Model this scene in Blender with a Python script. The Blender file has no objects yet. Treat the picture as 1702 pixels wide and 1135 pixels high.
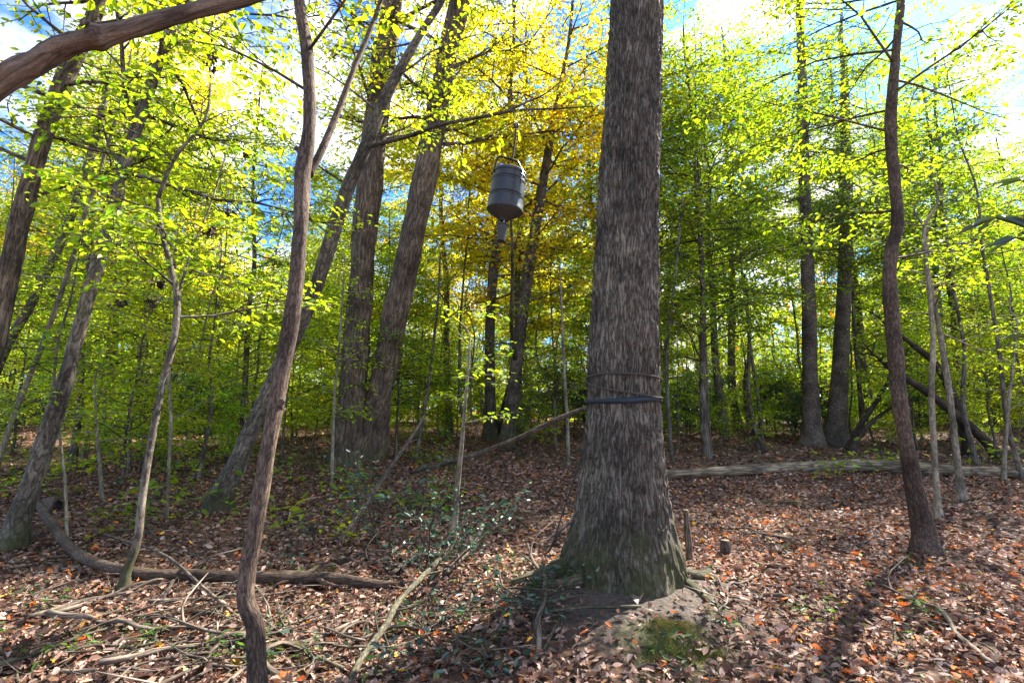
import bpy, math, random
import numpy as np
from mathutils import Vector, Matrix, Euler

R = math.radians
SC = bpy.context.scene
COL = SC.collection
rng = np.random.default_rng(7)
random.seed(7)

# ------------------------------------------------------------------ camera, sky, sun, exposure
F_PX = 851.0; CX = 851.0; CY = 567.5; PITCH = R(8.2); CAM = np.array([0.0, 0.0, 1.5])
cam_data = bpy.data.cameras.new('camera'); cam_data.sensor_width = 36; cam_data.lens = 18
cam_data.clip_start = 0.05; cam_data.clip_end = 1000
cam = bpy.data.objects.new('camera', cam_data); COL.objects.link(cam)
cam.location = CAM; cam.rotation_euler = (R(90) + PITCH, 0, 0); SC.camera = cam

SUN_AZ = R(46); SUN_EL = R(44)
world = bpy.data.worlds.new('World'); SC.world = world; world.use_nodes = True
wn = world.node_tree.nodes; wl = world.node_tree.links
for n in list(wn): wn.remove(n)
w_out = wn.new('ShaderNodeOutputWorld'); w_bg = wn.new('ShaderNodeBackground')
w_sky = wn.new('ShaderNodeTexSky'); w_sky.sky_type = 'NISHITA'; w_sky.sun_disc = False
w_sky.sun_elevation = SUN_EL; w_sky.sun_rotation = SUN_AZ; w_sky.air_density = 1.0; w_sky.dust_density = 0.6
w_tc = wn.new('ShaderNodeTexCoord'); w_map = wn.new('ShaderNodeMapping'); w_map.inputs['Scale'].default_value = (1, 1, 1.8)
w_map.inputs['Location'].default_value = (0.9, 0.35, 0.4)
w_no = wn.new('ShaderNodeTexNoise'); w_no.inputs['Scale'].default_value = 2.6; w_no.inputs['Detail'].default_value = 6
w_no.inputs['Roughness'].default_value = 0.55
w_rp = wn.new('ShaderNodeValToRGB'); w_rp.color_ramp.elements[0].position = 0.485; w_rp.color_ramp.elements[1].position = 0.60
w_mx = wn.new('ShaderNodeMix'); w_mx.data_type = 'RGBA'; w_mx.inputs['B'].default_value = (3.3, 3.2, 3.1, 1)
w_tn = wn.new('ShaderNodeMix'); w_tn.data_type = 'RGBA'; w_tn.blend_type = 'MULTIPLY'; w_tn.inputs['Factor'].default_value = 1
w_tn.inputs['B'].default_value = (0.13, 0.29, 0.52, 1)
w_bg.inputs['Strength'].default_value = 0.15
wl.new(w_tc.outputs['Generated'], w_map.inputs['Vector']); wl.new(w_map.outputs[0], w_no.inputs['Vector'])
wl.new(w_no.outputs['Fac'], w_rp.inputs['Fac']); wl.new(w_rp.outputs['Color'], w_mx.inputs['Factor'])
wl.new(w_sky.outputs['Color'], w_tn.inputs['A']); wl.new(w_tn.outputs['Result'], w_mx.inputs['A'])
wl.new(w_mx.outputs['Result'], w_bg.inputs['Color']); wl.new(w_bg.outputs[0], w_out.inputs['Surface'])

sd = bpy.data.lights.new('sun', 'SUN'); sd.energy = 4.2; sd.angle = R(0.5); sd.color = (1.0, 0.93, 0.82)
sun = bpy.data.objects.new('sun', sd); COL.objects.link(sun)
sv = Vector((math.sin(SUN_AZ) * math.cos(SUN_EL), math.cos(SUN_AZ) * math.cos(SUN_EL), math.sin(SUN_EL)))
sun.rotation_euler = (-sv).to_track_quat('-Z', 'Y').to_euler(); sun.location = sv * 60
SC.view_settings.view_transform = 'Standard'; SC.view_settings.look = 'None'
SC.view_settings.gamma = 1; SC.view_settings.use_curve_mapping = False
SC.view_settings.exposure = 2.5
SC.cycles.max_bounces = 10; SC.cycles.diffuse_bounces = 7; SC.cycles.transmission_bounces = 6

# ------------------------------------------------------------------ geometry of the place
def sstep(a, b, x):
    t = np.clip((np.asarray(x, float) - a) / (b - a), 0, 1); return t * t * (3 - 2 * t)
TX, TY = 1.02, 4.62          # centre of the big trunk at the ground
def H(x, y):
    """height of the forest floor"""
    x = np.asarray(x, float); y = np.asarray(y, float)
    h = 0.85 * sstep(5.5, 26, y) + np.maximum(y - 26, 0) * 0.012
    h = h + 0.05 * np.sin(x * 0.9 + 1.3) * np.cos(y * 0.7) + 0.03 * np.sin(x * 2.1 + y * 1.7) + 0.015 * np.sin(x * 5.3 - y * 4.1)
    h = h + 0.20 * np.exp(-(((x - TX) / 0.95) ** 2 + ((y - TY) / 0.95) ** 2)) + 0.10 * np.exp(-(((x - TX + .75) / 0.5) ** 2 + ((y - TY + .1) / 0.5) ** 2))
    h = h + np.where(y > 8, 0.12 * np.sin(x * 0.23 + 2) * sstep(8, 18, y), 0)
    return h
cp, sp = math.cos(PITCH), math.sin(PITCH)
def ray(px, py):
    a = (px - CX) / F_PX; b = (CY - py) / F_PX
    return np.array([a, cp - b * sp, sp + b * cp])
def P(px, py, Y):
    d = ray(px, py); return CAM + d * (Y / d[1])
def G(px, py):
    """the point of the forest floor seen at a spot"""
    d = ray(px, py); t = 1.0
    for _ in range(6000):
        p = CAM + d * t
        if p[2] < H(p[0], p[1]): break
        t += 0.01 + t * 0.0006
    return np.array([p[0], p[1], float(H(p[0], p[1]))])
def wr(wpx, p):
    """radius in metres of a stem seen wpx wide"""
    q = p - CAM; dc = q[1] * cp + q[2] * sp; return 0.5 * wpx / F_PX * dc / math.sqrt(1 + (q[0] / dc) ** 2)

def nrm(v): return v / np.maximum(np.linalg.norm(v, axis=-1, keepdims=True), 1e-9)
def catmull(pts, n):
    pts = np.asarray(pts, float)
    if len(pts) < 3:
        t = np.linspace(0, 1, n)[:, None]; return pts[0] * (1 - t) + pts[-1] * t
    pp = np.vstack([2 * pts[0] - pts[1], pts, 2 * pts[-1] - pts[-2]])
    out = []
    for s in np.linspace(0, len(pts) - 1 - 1e-6, n):
        i = int(s); t = s - i; a, b, c, d = pp[i:i + 4]
        out.append(0.5 * (2 * b + (c - a) * t + (2 * a - 5 * b + 4 * c - d) * t * t + (3 * b - a - 3 * c + d) * t ** 3))
    return np.array(out)

class MB:
    """collects tubes, leaves and faces and links them as one mesh"""
    def __init__(s): s.v = []; s.q = []; s.t = []; s.bp = []; s.lc = []; s.n = 0; s.leaf = []
    def add(s, v, q=None, t=None, bp=None, lc=None):
        v = np.asarray(v, float); s.v.append(v)
        if q is not None and len(q): s.q.append(np.asarray(q) + s.n)
        if t is not None and len(t): s.t.append(np.asarray(t) + s.n)
        s.bp.append(v if bp is None else bp)
        s.lc.append(np.ones((len(v), 3)) if lc is None else lc)
        s.n += len(v)
    def tube(s, pts, rad, sides=6, cap=True, rough=0.0, lc=None, seed=0):
        pts = np.asarray(pts, float); n = len(pts); rad = np.broadcast_to(np.asarray(rad, float), (n,))
        tg = nrm(np.gradient(pts, axis=0)); av = nrm(tg.mean(0))
        ref = np.eye(3)[int(np.argmin(np.abs(av)))]
        a = nrm(np.cross(tg, ref)); b = np.cross(tg, a)
        th = np.arange(sides) * 2 * math.pi / sides
        rr = rad[:, None] * np.ones(sides)
        if rough:
            g = np.random.default_rng(abs(seed) + 11)
            ph = g.uniform(0, 6.28, 6); L = np.linspace(0, n, n)[:, None]
            rr = rr * (1 + rough * (np.sin(2 * th + ph[0] + L * .35) + .7 * np.sin(3 * th + ph[1] - L * .6) + .5 * np.sin(th * 5 + ph[2] + L * 1.3) + .5 * np.sin(L * .9 + ph[3])))
        v = pts[:, None] + rr[..., None] * (np.cos(th)[None, :, None] * a[:, None] + np.sin(th)[None, :, None] * b[:, None])
        ln = np.concatenate([[0], np.cumsum(np.linalg.norm(np.diff(pts, axis=0), axis=1))])
        off = (pts[0] * 7.3) % 5
        bp = np.stack([np.cos(th)[None] * rr, np.sin(th)[None] * rr, np.broadcast_to(ln[:, None], rr.shape)], -1) + off
        i = np.arange(n - 1)[:, None] * sides; j = np.arange(sides)[None]; k = (j + 1) % sides
        q = np.stack([i + j, i + k, i + sides + k, i + sides + j], -1).reshape(-1, 4)
        v = v.reshape(-1, 3); bp = bp.reshape(-1, 3); t = None
        if cap:
            v = np.vstack([v, pts[0], pts[-1]]); bp = np.vstack([bp, off, off + [0, 0, ln[-1]]])
            c0, c1 = n * sides, n * sides + 1; jj = np.arange(sides); kk = (jj + 1) % sides
            t = np.vstack([np.stack([kk, jj, np.full(sides, c0)], -1), np.stack([(n - 1) * sides + jj, (n - 1) * sides + kk, np.full(sides, c1)], -1)])
        s.add(v, q, t, bp, None if lc is None else np.tile(lc, (len(v), 1)))
    def leaves(s, p, d, nr, size, w=0.5, fold=0.12, curl=0.10, col=None, lobed=False):
        p = np.asarray(p, float); n = len(p)
        if n == 0: return
        d = nrm(np.asarray(d, float)); nr = np.asarray(nr, float); nr = nrm(nr - (nr * d).sum(1, keepdims=True) * d); sd_ = np.cross(d, nr)
        S = np.broadcast_to(np.asarray(size, float), (n,))[:, None]
        fo = np.broadcast_to(np.asarray(fold, float), (n,))[:, None]; cu = np.broadcast_to(np.asarray(curl, float), (n,))[:, None]
        if col is None: col = np.ones((n, 3))
        def V(a, b, c): return p + S * (d * a + sd_ * b * w + nr * c)
        if lobed:
            ys = [0.0, .16, .26, .40, .50, .66, .76, 1.0]; xs = [0, .30, .14, .55, .24, .48, .16, 0]
            L = []
            for y_, x_ in zip(ys, xs):
                base = -4 * cu * (y_ - .5) ** 2
                L.append(V(y_, x_, fo * x_ * 2 + base)); L.append(V(y_, 0, base)); L.append(V(y_, -x_, fo * x_ * 2 + base))
            m = len(L); v = np.stack(L, 1).reshape(-1, 3); q = []
            for i in range(7):
                q.append([i * 3, i * 3 + 1, i * 3 + 4, i * 3 + 3]); q.append([i * 3 + 1, i * 3 + 2, i * 3 + 5, i * 3 + 4])
            q = np.array(q)
        else:
            L = [V(0, 0, 0), V(.3, .42, fo * .8), V(.7, .36, fo * .7 - cu * .4), V(1, 0, -cu), V(.7, -.36, fo * .7 - cu * .4), V(.3, -.42, fo * .8)]
            m = 6; v = np.stack(L, 1).reshape(-1, 3); q = np.array([[0, 1, 2, 3], [0, 3, 4, 5]])
        s.add(v, (np.arange(n)[:, None, None] * m + q[None]).reshape(-1, 4), None, None, np.repeat(col, m, axis=0))
    def build(s, name, mat, parent=None, loc=(0, 0, 0), smooth=True, relative=True):
        me = s.mesh(name, mat, np.asarray(loc, float) if relative else np.zeros(3), smooth)
        o = bpy.data.objects.new(name, me); COL.objects.link(o)
        if parent is None: o.location = loc
        else: o.parent = parent
        return o
    def mesh(s, name, mat, origin, smooth=True):
        me = bpy.data.meshes.new(name)
        v = np.vstack(s.v) - origin
        q = np.vstack(s.q) if s.q else np.zeros((0, 4), int); t = np.vstack(s.t) if s.t else np.zeros((0, 3), int)
        me.vertices.add(len(v)); me.vertices.foreach_set('co', v.astype(np.float32).ravel())
        loops = np.concatenate([q.ravel(), t.ravel()]).astype(np.int32)
        me.loops.add(len(loops)); me.loops.foreach_set('vertex_index', loops)
        nf = len(q) + len(t); me.polygons.add(nf)
        st = np.concatenate([np.arange(len(q)) * 4, len(q) * 4 + np.arange(len(t)) * 3]).astype(np.int32)
        me.polygons.foreach_set('loop_start', st)
        me.polygons.foreach_set('use_smooth', np.full(nf, smooth))
        a = me.attributes.new('bp', 'FLOAT_VECTOR', 'POINT'); a.data.foreach_set('vector', np.vstack(s.bp).astype(np.float32).ravel())
        c = me.attributes.new('lc', 'FLOAT_COLOR', 'POINT'); lc = np.vstack(s.lc); c.data.foreach_set('color', np.hstack([lc, np.ones((len(lc), 1))]).astype(np.float32).ravel())
        me.update(calc_edges=True); me.validate()
        me.materials.append(mat); return me

def tag(o, label=None, cat=None, group=None, kind=None):
    if label: o['label'] = label
    if cat: o['category'] = cat
    if group: o['group'] = group
    if kind: o['kind'] = kind
    return o
def empty(name, loc, label, cat, group=None):
    o = bpy.data.objects.new(name, None); COL.objects.link(o); o.location = loc; o.empty_display_size = .2
    return tag(o, label, cat, group)

# ------------------------------------------------------------------ materials
def newmat(name):
    m = bpy.data.materials.new(name); m.use_nodes = True; nt = m.node_tree
    for n in list(nt.nodes): nt.nodes.remove(n)
    o = nt.nodes.new('ShaderNodeOutputMaterial'); return m, nt, o
def N(nt, t, **k):
    n = nt.nodes.new(t)
    for a, b in k.items():
        if a.startswith('i_'): n.inputs[a[2:].replace('_', ' ')].default_value = b
        else: setattr(n, a, b)
    return n
def ramp(nt, stops, interp='LINEAR'):
    n = nt.nodes.new('ShaderNodeValToRGB'); cr = n.color_ramp; cr.interpolation = interp
    while len(cr.elements) > 1: cr.elements.remove(cr.elements[-1])
    cr.elements[0].position = stops[0][0]; cr.elements[0].color = (*stops[0][1], 1)
    for p_, c_ in stops[1:]:
        e = cr.elements.new(p_); e.color = (*c_, 1)
    return n

def bark(name, dark, mid, light, sc=28, stretch=0.2, fiber=False, bump=0.6, dist=0.01, moss=0.0, mossz=(0.1, 0.9), lichen=0.0):
    m, nt, out = newmat(name); L = nt.links.new
    at = N(nt, 'ShaderNodeAttribute', attribute_name='bp')
    mp = N(nt, 'ShaderNodeMapping'); mp.inputs['Scale'].default_value = (sc, sc, sc * stretch)
    L(at.outputs['Vector'], mp.inputs['Vector'])
    no = N(nt, 'ShaderNodeTexNoise', i_Scale=0.7, i_Detail=5.0, i_Roughness=0.6); L(mp.outputs[0], no.inputs['Vector'])
    ad = N(nt, 'ShaderNodeVectorMath', operation='MULTIPLY_ADD'); L(no.outputs['Color'], ad.inputs[0]); ad.inputs[1].default_value = (1.3, 1.3, 1.3); L(mp.outputs[0], ad.inputs[2])
    vo = N(nt, 'ShaderNodeTexVoronoi', feature='DISTANCE_TO_EDGE', i_Scale=1.0); L(ad.outputs[0], vo.inputs['Vector'])
    vr = ramp(nt, [(0.0, (0, 0, 0)), (0.16, (.55, .55, .55)), (.5, (1, 1, 1))]); L(vo.outputs['Distance'], vr.inputs['Fac'])
    if fiber:
        ab = N(nt, 'ShaderNodeTexNoise', i_Scale=.55, i_Detail=3.0, i_Roughness=.55, i_Distortion=.35); L(mp.outputs[0], ab.inputs['Vector'])
        s0 = N(nt, 'ShaderNodeMath', operation='SUBTRACT'); L(ab.outputs['Fac'], s0.inputs[0]); s0.inputs[1].default_value = .5
        s1_ = N(nt, 'ShaderNodeMath', operation='ABSOLUTE'); L(s0.outputs[0], s1_.inputs[0]); nt.links.remove(vr.inputs['Fac'].links[0])
        vr.color_ramp.elements[1].position = .035; vr.color_ramp.elements[2].position = .13; L(s1_.outputs[0], vr.inputs['Fac'])
    n2 = N(nt, 'ShaderNodeTexNoise', i_Scale=3.2, i_Detail=6.0, i_Roughness=0.7); mp2 = N(nt, 'ShaderNodeMapping'); mp2.inputs['Scale'].default_value = (sc, sc, sc * max(stretch, .38)); L(at.outputs['Vector'], mp2.inputs['Vector']); L(mp2.outputs[0], n2.inputs['Vector'])
    mul = N(nt, 'ShaderNodeMath', operation='MULTIPLY'); L(vr.outputs['Color'], mul.inputs[0]); L(n2.outputs['Fac'], mul.inputs[1])
    cr = ramp(nt, [(0.05, dark), (0.38, mid), (0.72, light)]); L(mul.outputs[0], cr.inputs['Fac'])
    # broad tone changes along the trunk
    n3 = N(nt, 'ShaderNodeTexNoise', i_Scale=2.2, i_Detail=3.0); L(at.outputs['Vector'], n3.inputs['Vector'])
    r3 = ramp(nt, [(0.32, (.50, .47, .45)), (0.68, (1.45, 1.40, 1.33))]); L(n3.outputs['Fac'], r3.inputs['Fac'])
    mx = N(nt, 'ShaderNodeMix', data_type='RGBA', blend_type='MULTIPLY'); mx.inputs['Factor'].default_value = 1
    L(cr.outputs['Color'], mx.inputs['A']); L(r3.outputs['Color'], mx.inputs['B']); col = mx.outputs['Result']
    if lichen:
        n4 = N(nt, 'ShaderNodeTexNoise', i_Scale=16.0, i_Detail=6.0, i_Roughness=.75); L(at.outputs['Vector'], n4.inputs['Vector'])
        r4 = ramp(nt, [(0.56, (0, 0, 0)), (0.70, (1, 1, 1))]); L(n4.outputs['Fac'], r4.inputs['Fac'])
        f4 = N(nt, 'ShaderNodeMath', operation='MULTIPLY'); f4.inputs[1].default_value = lichen; L(r4.outputs['Color'], f4.inputs[0])
        m4 = N(nt, 'ShaderNodeMix', data_type='RGBA'); L(f4.outputs[0], m4.inputs['Factor']); L(col, m4.inputs['A']); m4.inputs['B'].default_value = (.34, .36, .29, 1); col = m4.outputs['Result']
    if moss:
        g = N(nt, 'ShaderNodeNewGeometry'); tc = N(nt, 'ShaderNodeTexCoord'); sx = N(nt, 'ShaderNodeSeparateXYZ'); L(tc.outputs['Object'], sx.inputs[0])
        mr = N(nt, 'ShaderNodeMapRange'); mr.inputs['From Min'].default_value = mossz[1]; mr.inputs['From Max'].default_value = mossz[0]; L(sx.outputs['Z'], mr.inputs['Value'])
        n5 = N(nt, 'ShaderNodeTexNoise', i_Scale=4.0, i_Detail=7.0, i_Roughness=.7); L(tc.outputs['Object'], n5.inputs['Vector'])
        a5 = N(nt, 'ShaderNodeMath', operation='MULTIPLY_ADD'); L(mr.outputs[0], a5.inputs[0]); a5.inputs[1].default_value = .42; L(n5.outputs['Fac'], a5.inputs[2])
        r5 = ramp(nt, [(0.62, (0, 0, 0)), (0.86, (1, 1, 1))]); L(a5.outputs[0], r5.inputs['Fac'])
        f5 = N(nt, 'ShaderNodeMath', operation='MULTIPLY'); f5.inputs[1].default_value = moss; L(r5.outputs['Color'], f5.inputs[0])
        m5 = N(nt, 'ShaderNodeMix', data_type='RGBA'); L(f5.outputs[0], m5.inputs['Factor']); L(col, m5.inputs['A']); m5.inputs['B'].default_value = (.050, .052, .014, 1); col = m5.outputs['Result']
    b = N(nt, 'ShaderNodeBsdfPrincipled', i_Roughness=0.85); b.inputs['Specular IOR Level'].default_value = .25
    bm = N(nt, 'ShaderNodeBump', i_Strength=bump, i_Distance=dist); L(mul.outputs[0], bm.inputs['Height']); L(bm.outputs[0], b.inputs['Normal'])
    L(col, b.inputs['Base Color']); L(b.outputs[0], out.inputs['Surface']); return m

def leafmat(name, trans=0.5, gloss=0.12, boost=(2.1, 1.95, 0.6), rough=.45):
    m, nt, out = newmat(name); L = nt.links.new
    at = N(nt, 'ShaderNodeAttribute', attribute_name='lc'); oi = N(nt, 'ShaderNodeObjectInfo')
    mx = N(nt, 'ShaderNodeMix', data_type='RGBA', blend_type='MULTIPLY'); mx.inputs['Factor'].default_value = 1
    L(at.outputs['Color'], mx.inputs['A']); L(oi.outputs['Color'], mx.inputs['B'])
    tb = N(nt, 'ShaderNodeMix', data_type='RGBA', blend_type='MULTIPLY'); tb.inputs['Factor'].default_value = 1; tb.inputs['B'].default_value = (*boost, 1)
    L(mx.outputs['Result'], tb.inputs['A'])
    d = N(nt, 'ShaderNodeBsdfDiffuse'); t = N(nt, 'ShaderNodeBsdfTranslucent'); g = N(nt, 'ShaderNodeBsdfGlossy', i_Roughness=rough); g.inputs['Color'].default_value = (.8, .85, .9, 1)
    L(mx.outputs['Result'], d.inputs['Color']); L(tb.outputs['Result'], t.inputs['Color'])
    s1 = N(nt, 'ShaderNodeMixShader'); s1.inputs[0].default_value = trans; L(d.outputs[0], s1.inputs[1]); L(t.outputs[0], s1.inputs[2])
    lw = N(nt, 'ShaderNodeLayerWeight', i_Blend=.5); pw = N(nt, 'ShaderNodeMath', operation='POWER'); pw.inputs[1].default_value = 4.0; L(lw.outputs['Facing'], pw.inputs[0])
    fm2 = N(nt, 'ShaderNodeMath', operation='MULTIPLY_ADD'); fm2.inputs[1].default_value = gloss * 1.2; fm2.inputs[2].default_value = gloss * .3; L(pw.outputs[0], fm2.inputs[0])
    s2 = N(nt, 'ShaderNodeMixShader'); L(fm2.outputs[0], s2.inputs[0]); L(s1.outputs[0], s2.inputs[1]); L(g.outputs[0], s2.inputs[2])
    L(s2.outputs[0], out.inputs['Surface']); return m

def plain(name, col, rough=.6, metal=0, noise=.15, scale=20, spec=.5, bump=0.0):
    m, nt, out = newmat(name); L = nt.links.new
    tc = N(nt, 'ShaderNodeTexCoord'); no = N(nt, 'ShaderNodeTexNoise', i_Scale=float(scale), i_Detail=5.0); L(tc.outputs['Object'], no.inputs['Vector'])
    c = np.array(col); r = ramp(nt, [(0.3, tuple(c * (1 - noise))), (.7, tuple(np.minimum(c * (1 + noise), 1)))]); L(no.outputs['Fac'], r.inputs['Fac'])
    b = N(nt, 'ShaderNodeBsdfPrincipled', i_Roughness=rough, i_Metallic=float(metal)); b.inputs['Specular IOR Level'].default_value = spec
    rr = N(nt, 'ShaderNodeMapRange'); rr.inputs['To Min'].default_value = rough - .08; rr.inputs['To Max'].default_value = rough + .12; L(no.outputs['Fac'], rr.inputs['Value']); L(rr.outputs[0], b.inputs['Roughness'])
    if bump:
        bm = N(nt, 'ShaderNodeBump', i_Strength=bump, i_Distance=.005); L(no.outputs['Fac'], bm.inputs['Height']); L(bm.outputs[0], b.inputs['Normal'])
    L(r.outputs['Color'], b.inputs['Base Color']); L(b.outputs[0], out.inputs['Surface']); return m

M = {}
M['bark_main'] = bark('bark_main', (.030, .024, .018), (.105, .086, .066), (.36, .315, .26), sc=72, stretch=.16, fiber=True, bump=1.0, dist=.014, moss=.75, mossz=(-.2, .85), lichen=.2)
M['bark_plate'] = bark('bark_plate', (.038, .027, .020), (.125, .092, .067), (.30, .24, .185), sc=34, stretch=.14, fiber=True, bump=.8, dist=.012, moss=.5, mossz=(0, .7), lichen=.3)
M['bark_grey'] = bark('bark_grey', (.035, .028, .022), (.10, .083, .065), (.24, .21, .17), sc=34, stretch=.30, fiber=True, bump=.45, dist=.006, moss=.7, mossz=(0, .8), lichen=.55)
M['bark_brown'] = bark('bark_brown', (.030, .020, .014), (.088, .060, .043), (.20, .145, .11), sc=85, stretch=.26, fiber=True, bump=.8, dist=.006, lichen=.12)
M['bark_pale'] = bark('bark_pale', (.10, .085, .06), (.21, .18, .13), (.38, .34, .26), sc=40, stretch=.35, fiber=True, bump=.3, dist=.003, lichen=.4)
M['bark_hemlock'] = bark('bark_hemlock', (.05, .038, .032), (.17, .135, .11), (.34, .28, .23), sc=34, stretch=.25, bump=.7, dist=.01, lichen=.3)
M['bark_dark'] = bark('bark_dark', (.02, .014, .011), (.055, .04, .03), (.12, .09, .07), sc=40, stretch=.3, fiber=True, bump=.6, dist=.008)
M['bark_far'] = bark('bark_far', (.05, .04, .032), (.12, .10, .08), (.25, .22, .18), sc=24, stretch=.2, fiber=True, bump=.4, dist=.01)
M['wood_bare'] = bark('wood_bare', (.06, .04, .03), (.14, .10, .072), (.27, .205, .155), sc=60, stretch=.07, fiber=True, bump=.5, dist=.004)
M['wood_dead'] = bark('wood_dead', (.05, .038, .03), (.17, .135, .105), (.36, .31, .26), sc=50, stretch=.12, bump=.4, dist=.003, lichen=.25)
M['wood_mossy'] = bark('wood_mossy', (.04, .036, .024), (.11, .10, .06), (.24, .225, .165), sc=50, stretch=.3, bump=.4, dist=.003, lichen=.7)
M['wood_log'] = bark('wood_log', (.09, .068, .045), (.30, .24, .165), (.52, .44, .33), sc=18, stretch=.10, bump=.5, dist=.01, lichen=.3)
M['twig'] = bark('twig', (.04, .03, .025), (.09, .07, .055), (.17, .14, .11), sc=60, stretch=.3, bump=0.2, dist=.002)
M['leaf'] = leafmat('leaf', .62, .07)
M['leaf_gloss'] = leafmat('leaf_gloss', .22, .2, boost=(1.5, 1.6, .6), rough=.4)
M['needle'] = leafmat('needle', .5, .08, boost=(1.7, 1.6, .7))
M['litter'] = leafmat('litter', .14, .06, boost=(1.3, 1.0, .7), rough=.5)
M['plastic'] = plain('dark_plastic', (.019, .021, .028), .38, 0, .2, 30, .5)
M['plastic_low'] = plain('cone_plastic', (.045, .043, .042), .5, 0, .25, 18, .4)
M['metal'] = plain('zinc_metal', (.45, .45, .46), .4, .9, .2, 30)
M['black_metal'] = plain('black_metal', (.02, .02, .022), .4, .6, .2, 40)
M['strap'] = plain('strap_webbing', (.010, .017, .028), .6, 0, .25, 60, .4, .3)
M['rope'] = plain('rope_fibre', (.085, .068, .055), .9, 0, .35, 90, .2, .4)
M['cord'] = plain('dark_cord', (.03, .028, .028), .8, 0, .3, 60, .3)

# forest floor
def floor_mat():
    m, nt, out = newmat('forest_floor'); L = nt.links.new
    g = N(nt, 'ShaderNodeTexCoord'); v = g.outputs['Object']
    vo = N(nt, 'ShaderNodeTexVoronoi', i_Scale=17.0); L(v, vo.inputs['Vector'])
    sp_ = N(nt, 'ShaderNodeSeparateColor'); L(vo.outputs['Color'], sp_.inputs[0])
    cr = ramp(nt, [(0, (.035, .024, .018)), (.3, (.09, .055, .038)), (.55, (.16, .10, .07)), (.8, (.25, .17, .125)), (.95, (.30, .15, .07))]); L(sp_.outputs[0], cr.inputs['Fac'])
    no = N(nt, 'ShaderNodeTexNoise', i_Scale=1.3, i_Detail=8.0, i_Roughness=.65); L(v, no.inputs['Vector'])
    r2 = ramp(nt, [(0.35, (.45, .45, .45)), (.65, (1.1, 1.05, 1.0))]); L(no.outputs['Fac'], r2.inputs['Fac'])
    mx = N(nt, 'ShaderNodeMix', data_type='RGBA', blend_type='MULTIPLY'); mx.inputs['Factor'].default_value = 1; L(cr.outputs['Color'], mx.inputs['A']); L(r2.outputs['Color'], mx.inputs['B'])
    # bare soil on the mound
    def blob(cx, cy, r0, r1, jitter=.35, sc=3.0):
        di = N(nt, 'ShaderNodeVectorMath', operation='DISTANCE'); fl = N(nt, 'ShaderNodeVectorMath', operation='MULTIPLY'); fl.inputs[1].default_value = (1, 1, 0); L(v, fl.inputs[0]); L(fl.outputs[0], di.inputs[0]); di.inputs[1].default_value = (cx, cy, 0)
        nn = N(nt, 'ShaderNodeTexNoise', i_Scale=sc, i_Detail=6.0, i_Roughness=.7); L(v, nn.inputs['Vector'])
        ma = N(nt, 'ShaderNodeMath', operation='MULTIPLY_ADD'); L(nn.outputs['Fac'], ma.inputs[0]); ma.inputs[1].default_value = jitter * 2; L(di.outputs['Value'], ma.inputs[2])
        mr = N(nt, 'ShaderNodeMapRange'); mr.inputs['From Min'].default_value = r1 + jitter; mr.inputs['From Max'].default_value = r0 + jitter; L(ma.outputs[0], mr.inputs['Value']); return mr.outputs[0]
    nf = N(nt, 'ShaderNodeTexNoise', i_Scale=38.0, i_Detail=8.0, i_Roughness=.75); L(v, nf.inputs['Vector'])
    soil = ramp(nt, [(.3, (.03, .023, .018)), (.5, (.075, .058, .046)), (.72, (.15, .125, .10))]); L(nf.outputs['Fac'], soil.inputs['Fac'])
    m1 = N(nt, 'ShaderNodeMix', data_type='RGBA'); L(blob(TX - .05, TY - .2, .75, 1.25), m1.inputs['Factor']); L(mx.outputs['Result'], m1.inputs['A']); L(soil.outputs['Color'], m1.inputs['B'])
    mo = ramp(nt, [(.35, (.03, .035, .012)), (.6, (.10, .12, .03)), (.75, (.17, .18, .07))]); L(nf.outputs['Fac'], mo.inputs['Fac'])
    m2 = N(nt, 'ShaderNodeMix', data_type='RGBA'); L(blob(TX - .02, 3.45, .05, .42, .28, 7.0), m2.inputs['Factor']); L(m1.outputs['Result'], m2.inputs['A']); L(mo.outputs['Color'], m2.inputs['B'])
    b = N(nt, 'ShaderNodeBsdfPrincipled', i_Roughness=.9); b.inputs['Specular IOR Level'].default_value = .2
    bm = N(nt, 'ShaderNodeBump', i_Strength=.8, i_Distance=.02); ha = N(nt, 'ShaderNodeMath', operation='ADD'); L(vo.outputs['Distance'], ha.inputs[0]); L(nf.outputs['Fac'], ha.inputs[1]); L(ha.outputs[0], bm.inputs['Height']); L(bm.outputs[0], b.inputs['Normal'])
    L(m2.outputs['Result'], b.inputs['Base Color']); L(b.outputs[0], out.inputs['Surface']); return m
M['floor'] = floor_mat()

# ------------------------------------------------------------------ forest floor
def floor_mesh():
    k = np.linspace(-1, 1, 181); xs = np.sign(k) * (np.abs(k) * 10 + np.abs(k) ** 5 * 290)
    j = np.linspace(0, 1, 211); ys = -30 + 30 * np.minimum(j / .06, 1) + np.where(j > .06, 0, 0)
    jj = np.clip((j - .06) / .94, 0, 1); ys = np.where(j < .06, -40 + 40 * j / .06, jj * 26 + jj ** 5 * 300)
    X, Y = np.meshgrid(xs, ys); Z = H(X, Y)
    fine = 0.012 * np.sin(X * 13 + 2 * np.sin(Y * 7)) * np.sin(Y * 11 + 1.5 * np.sin(X * 9)) * (np.abs(Y) < 12)
    Z = Z + fine
    v = np.stack([X, Y, Z], -1).reshape(-1, 3); nx = len(xs); ny = len(ys)
    i = np.arange(ny - 1)[:, None] * nx; c = np.arange(nx - 1)[None]
    q = np.stack([i + c, i + c + 1, i + nx + c + 1, i + nx + c], -1).reshape(-1, 4)
    b = MB(); b.add(v, q); return b
floor = floor_mesh().build('forest_floor', M['floor']); tag(floor, 'brown forest floor rising gently towards the back', None, None, 'structure')

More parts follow.
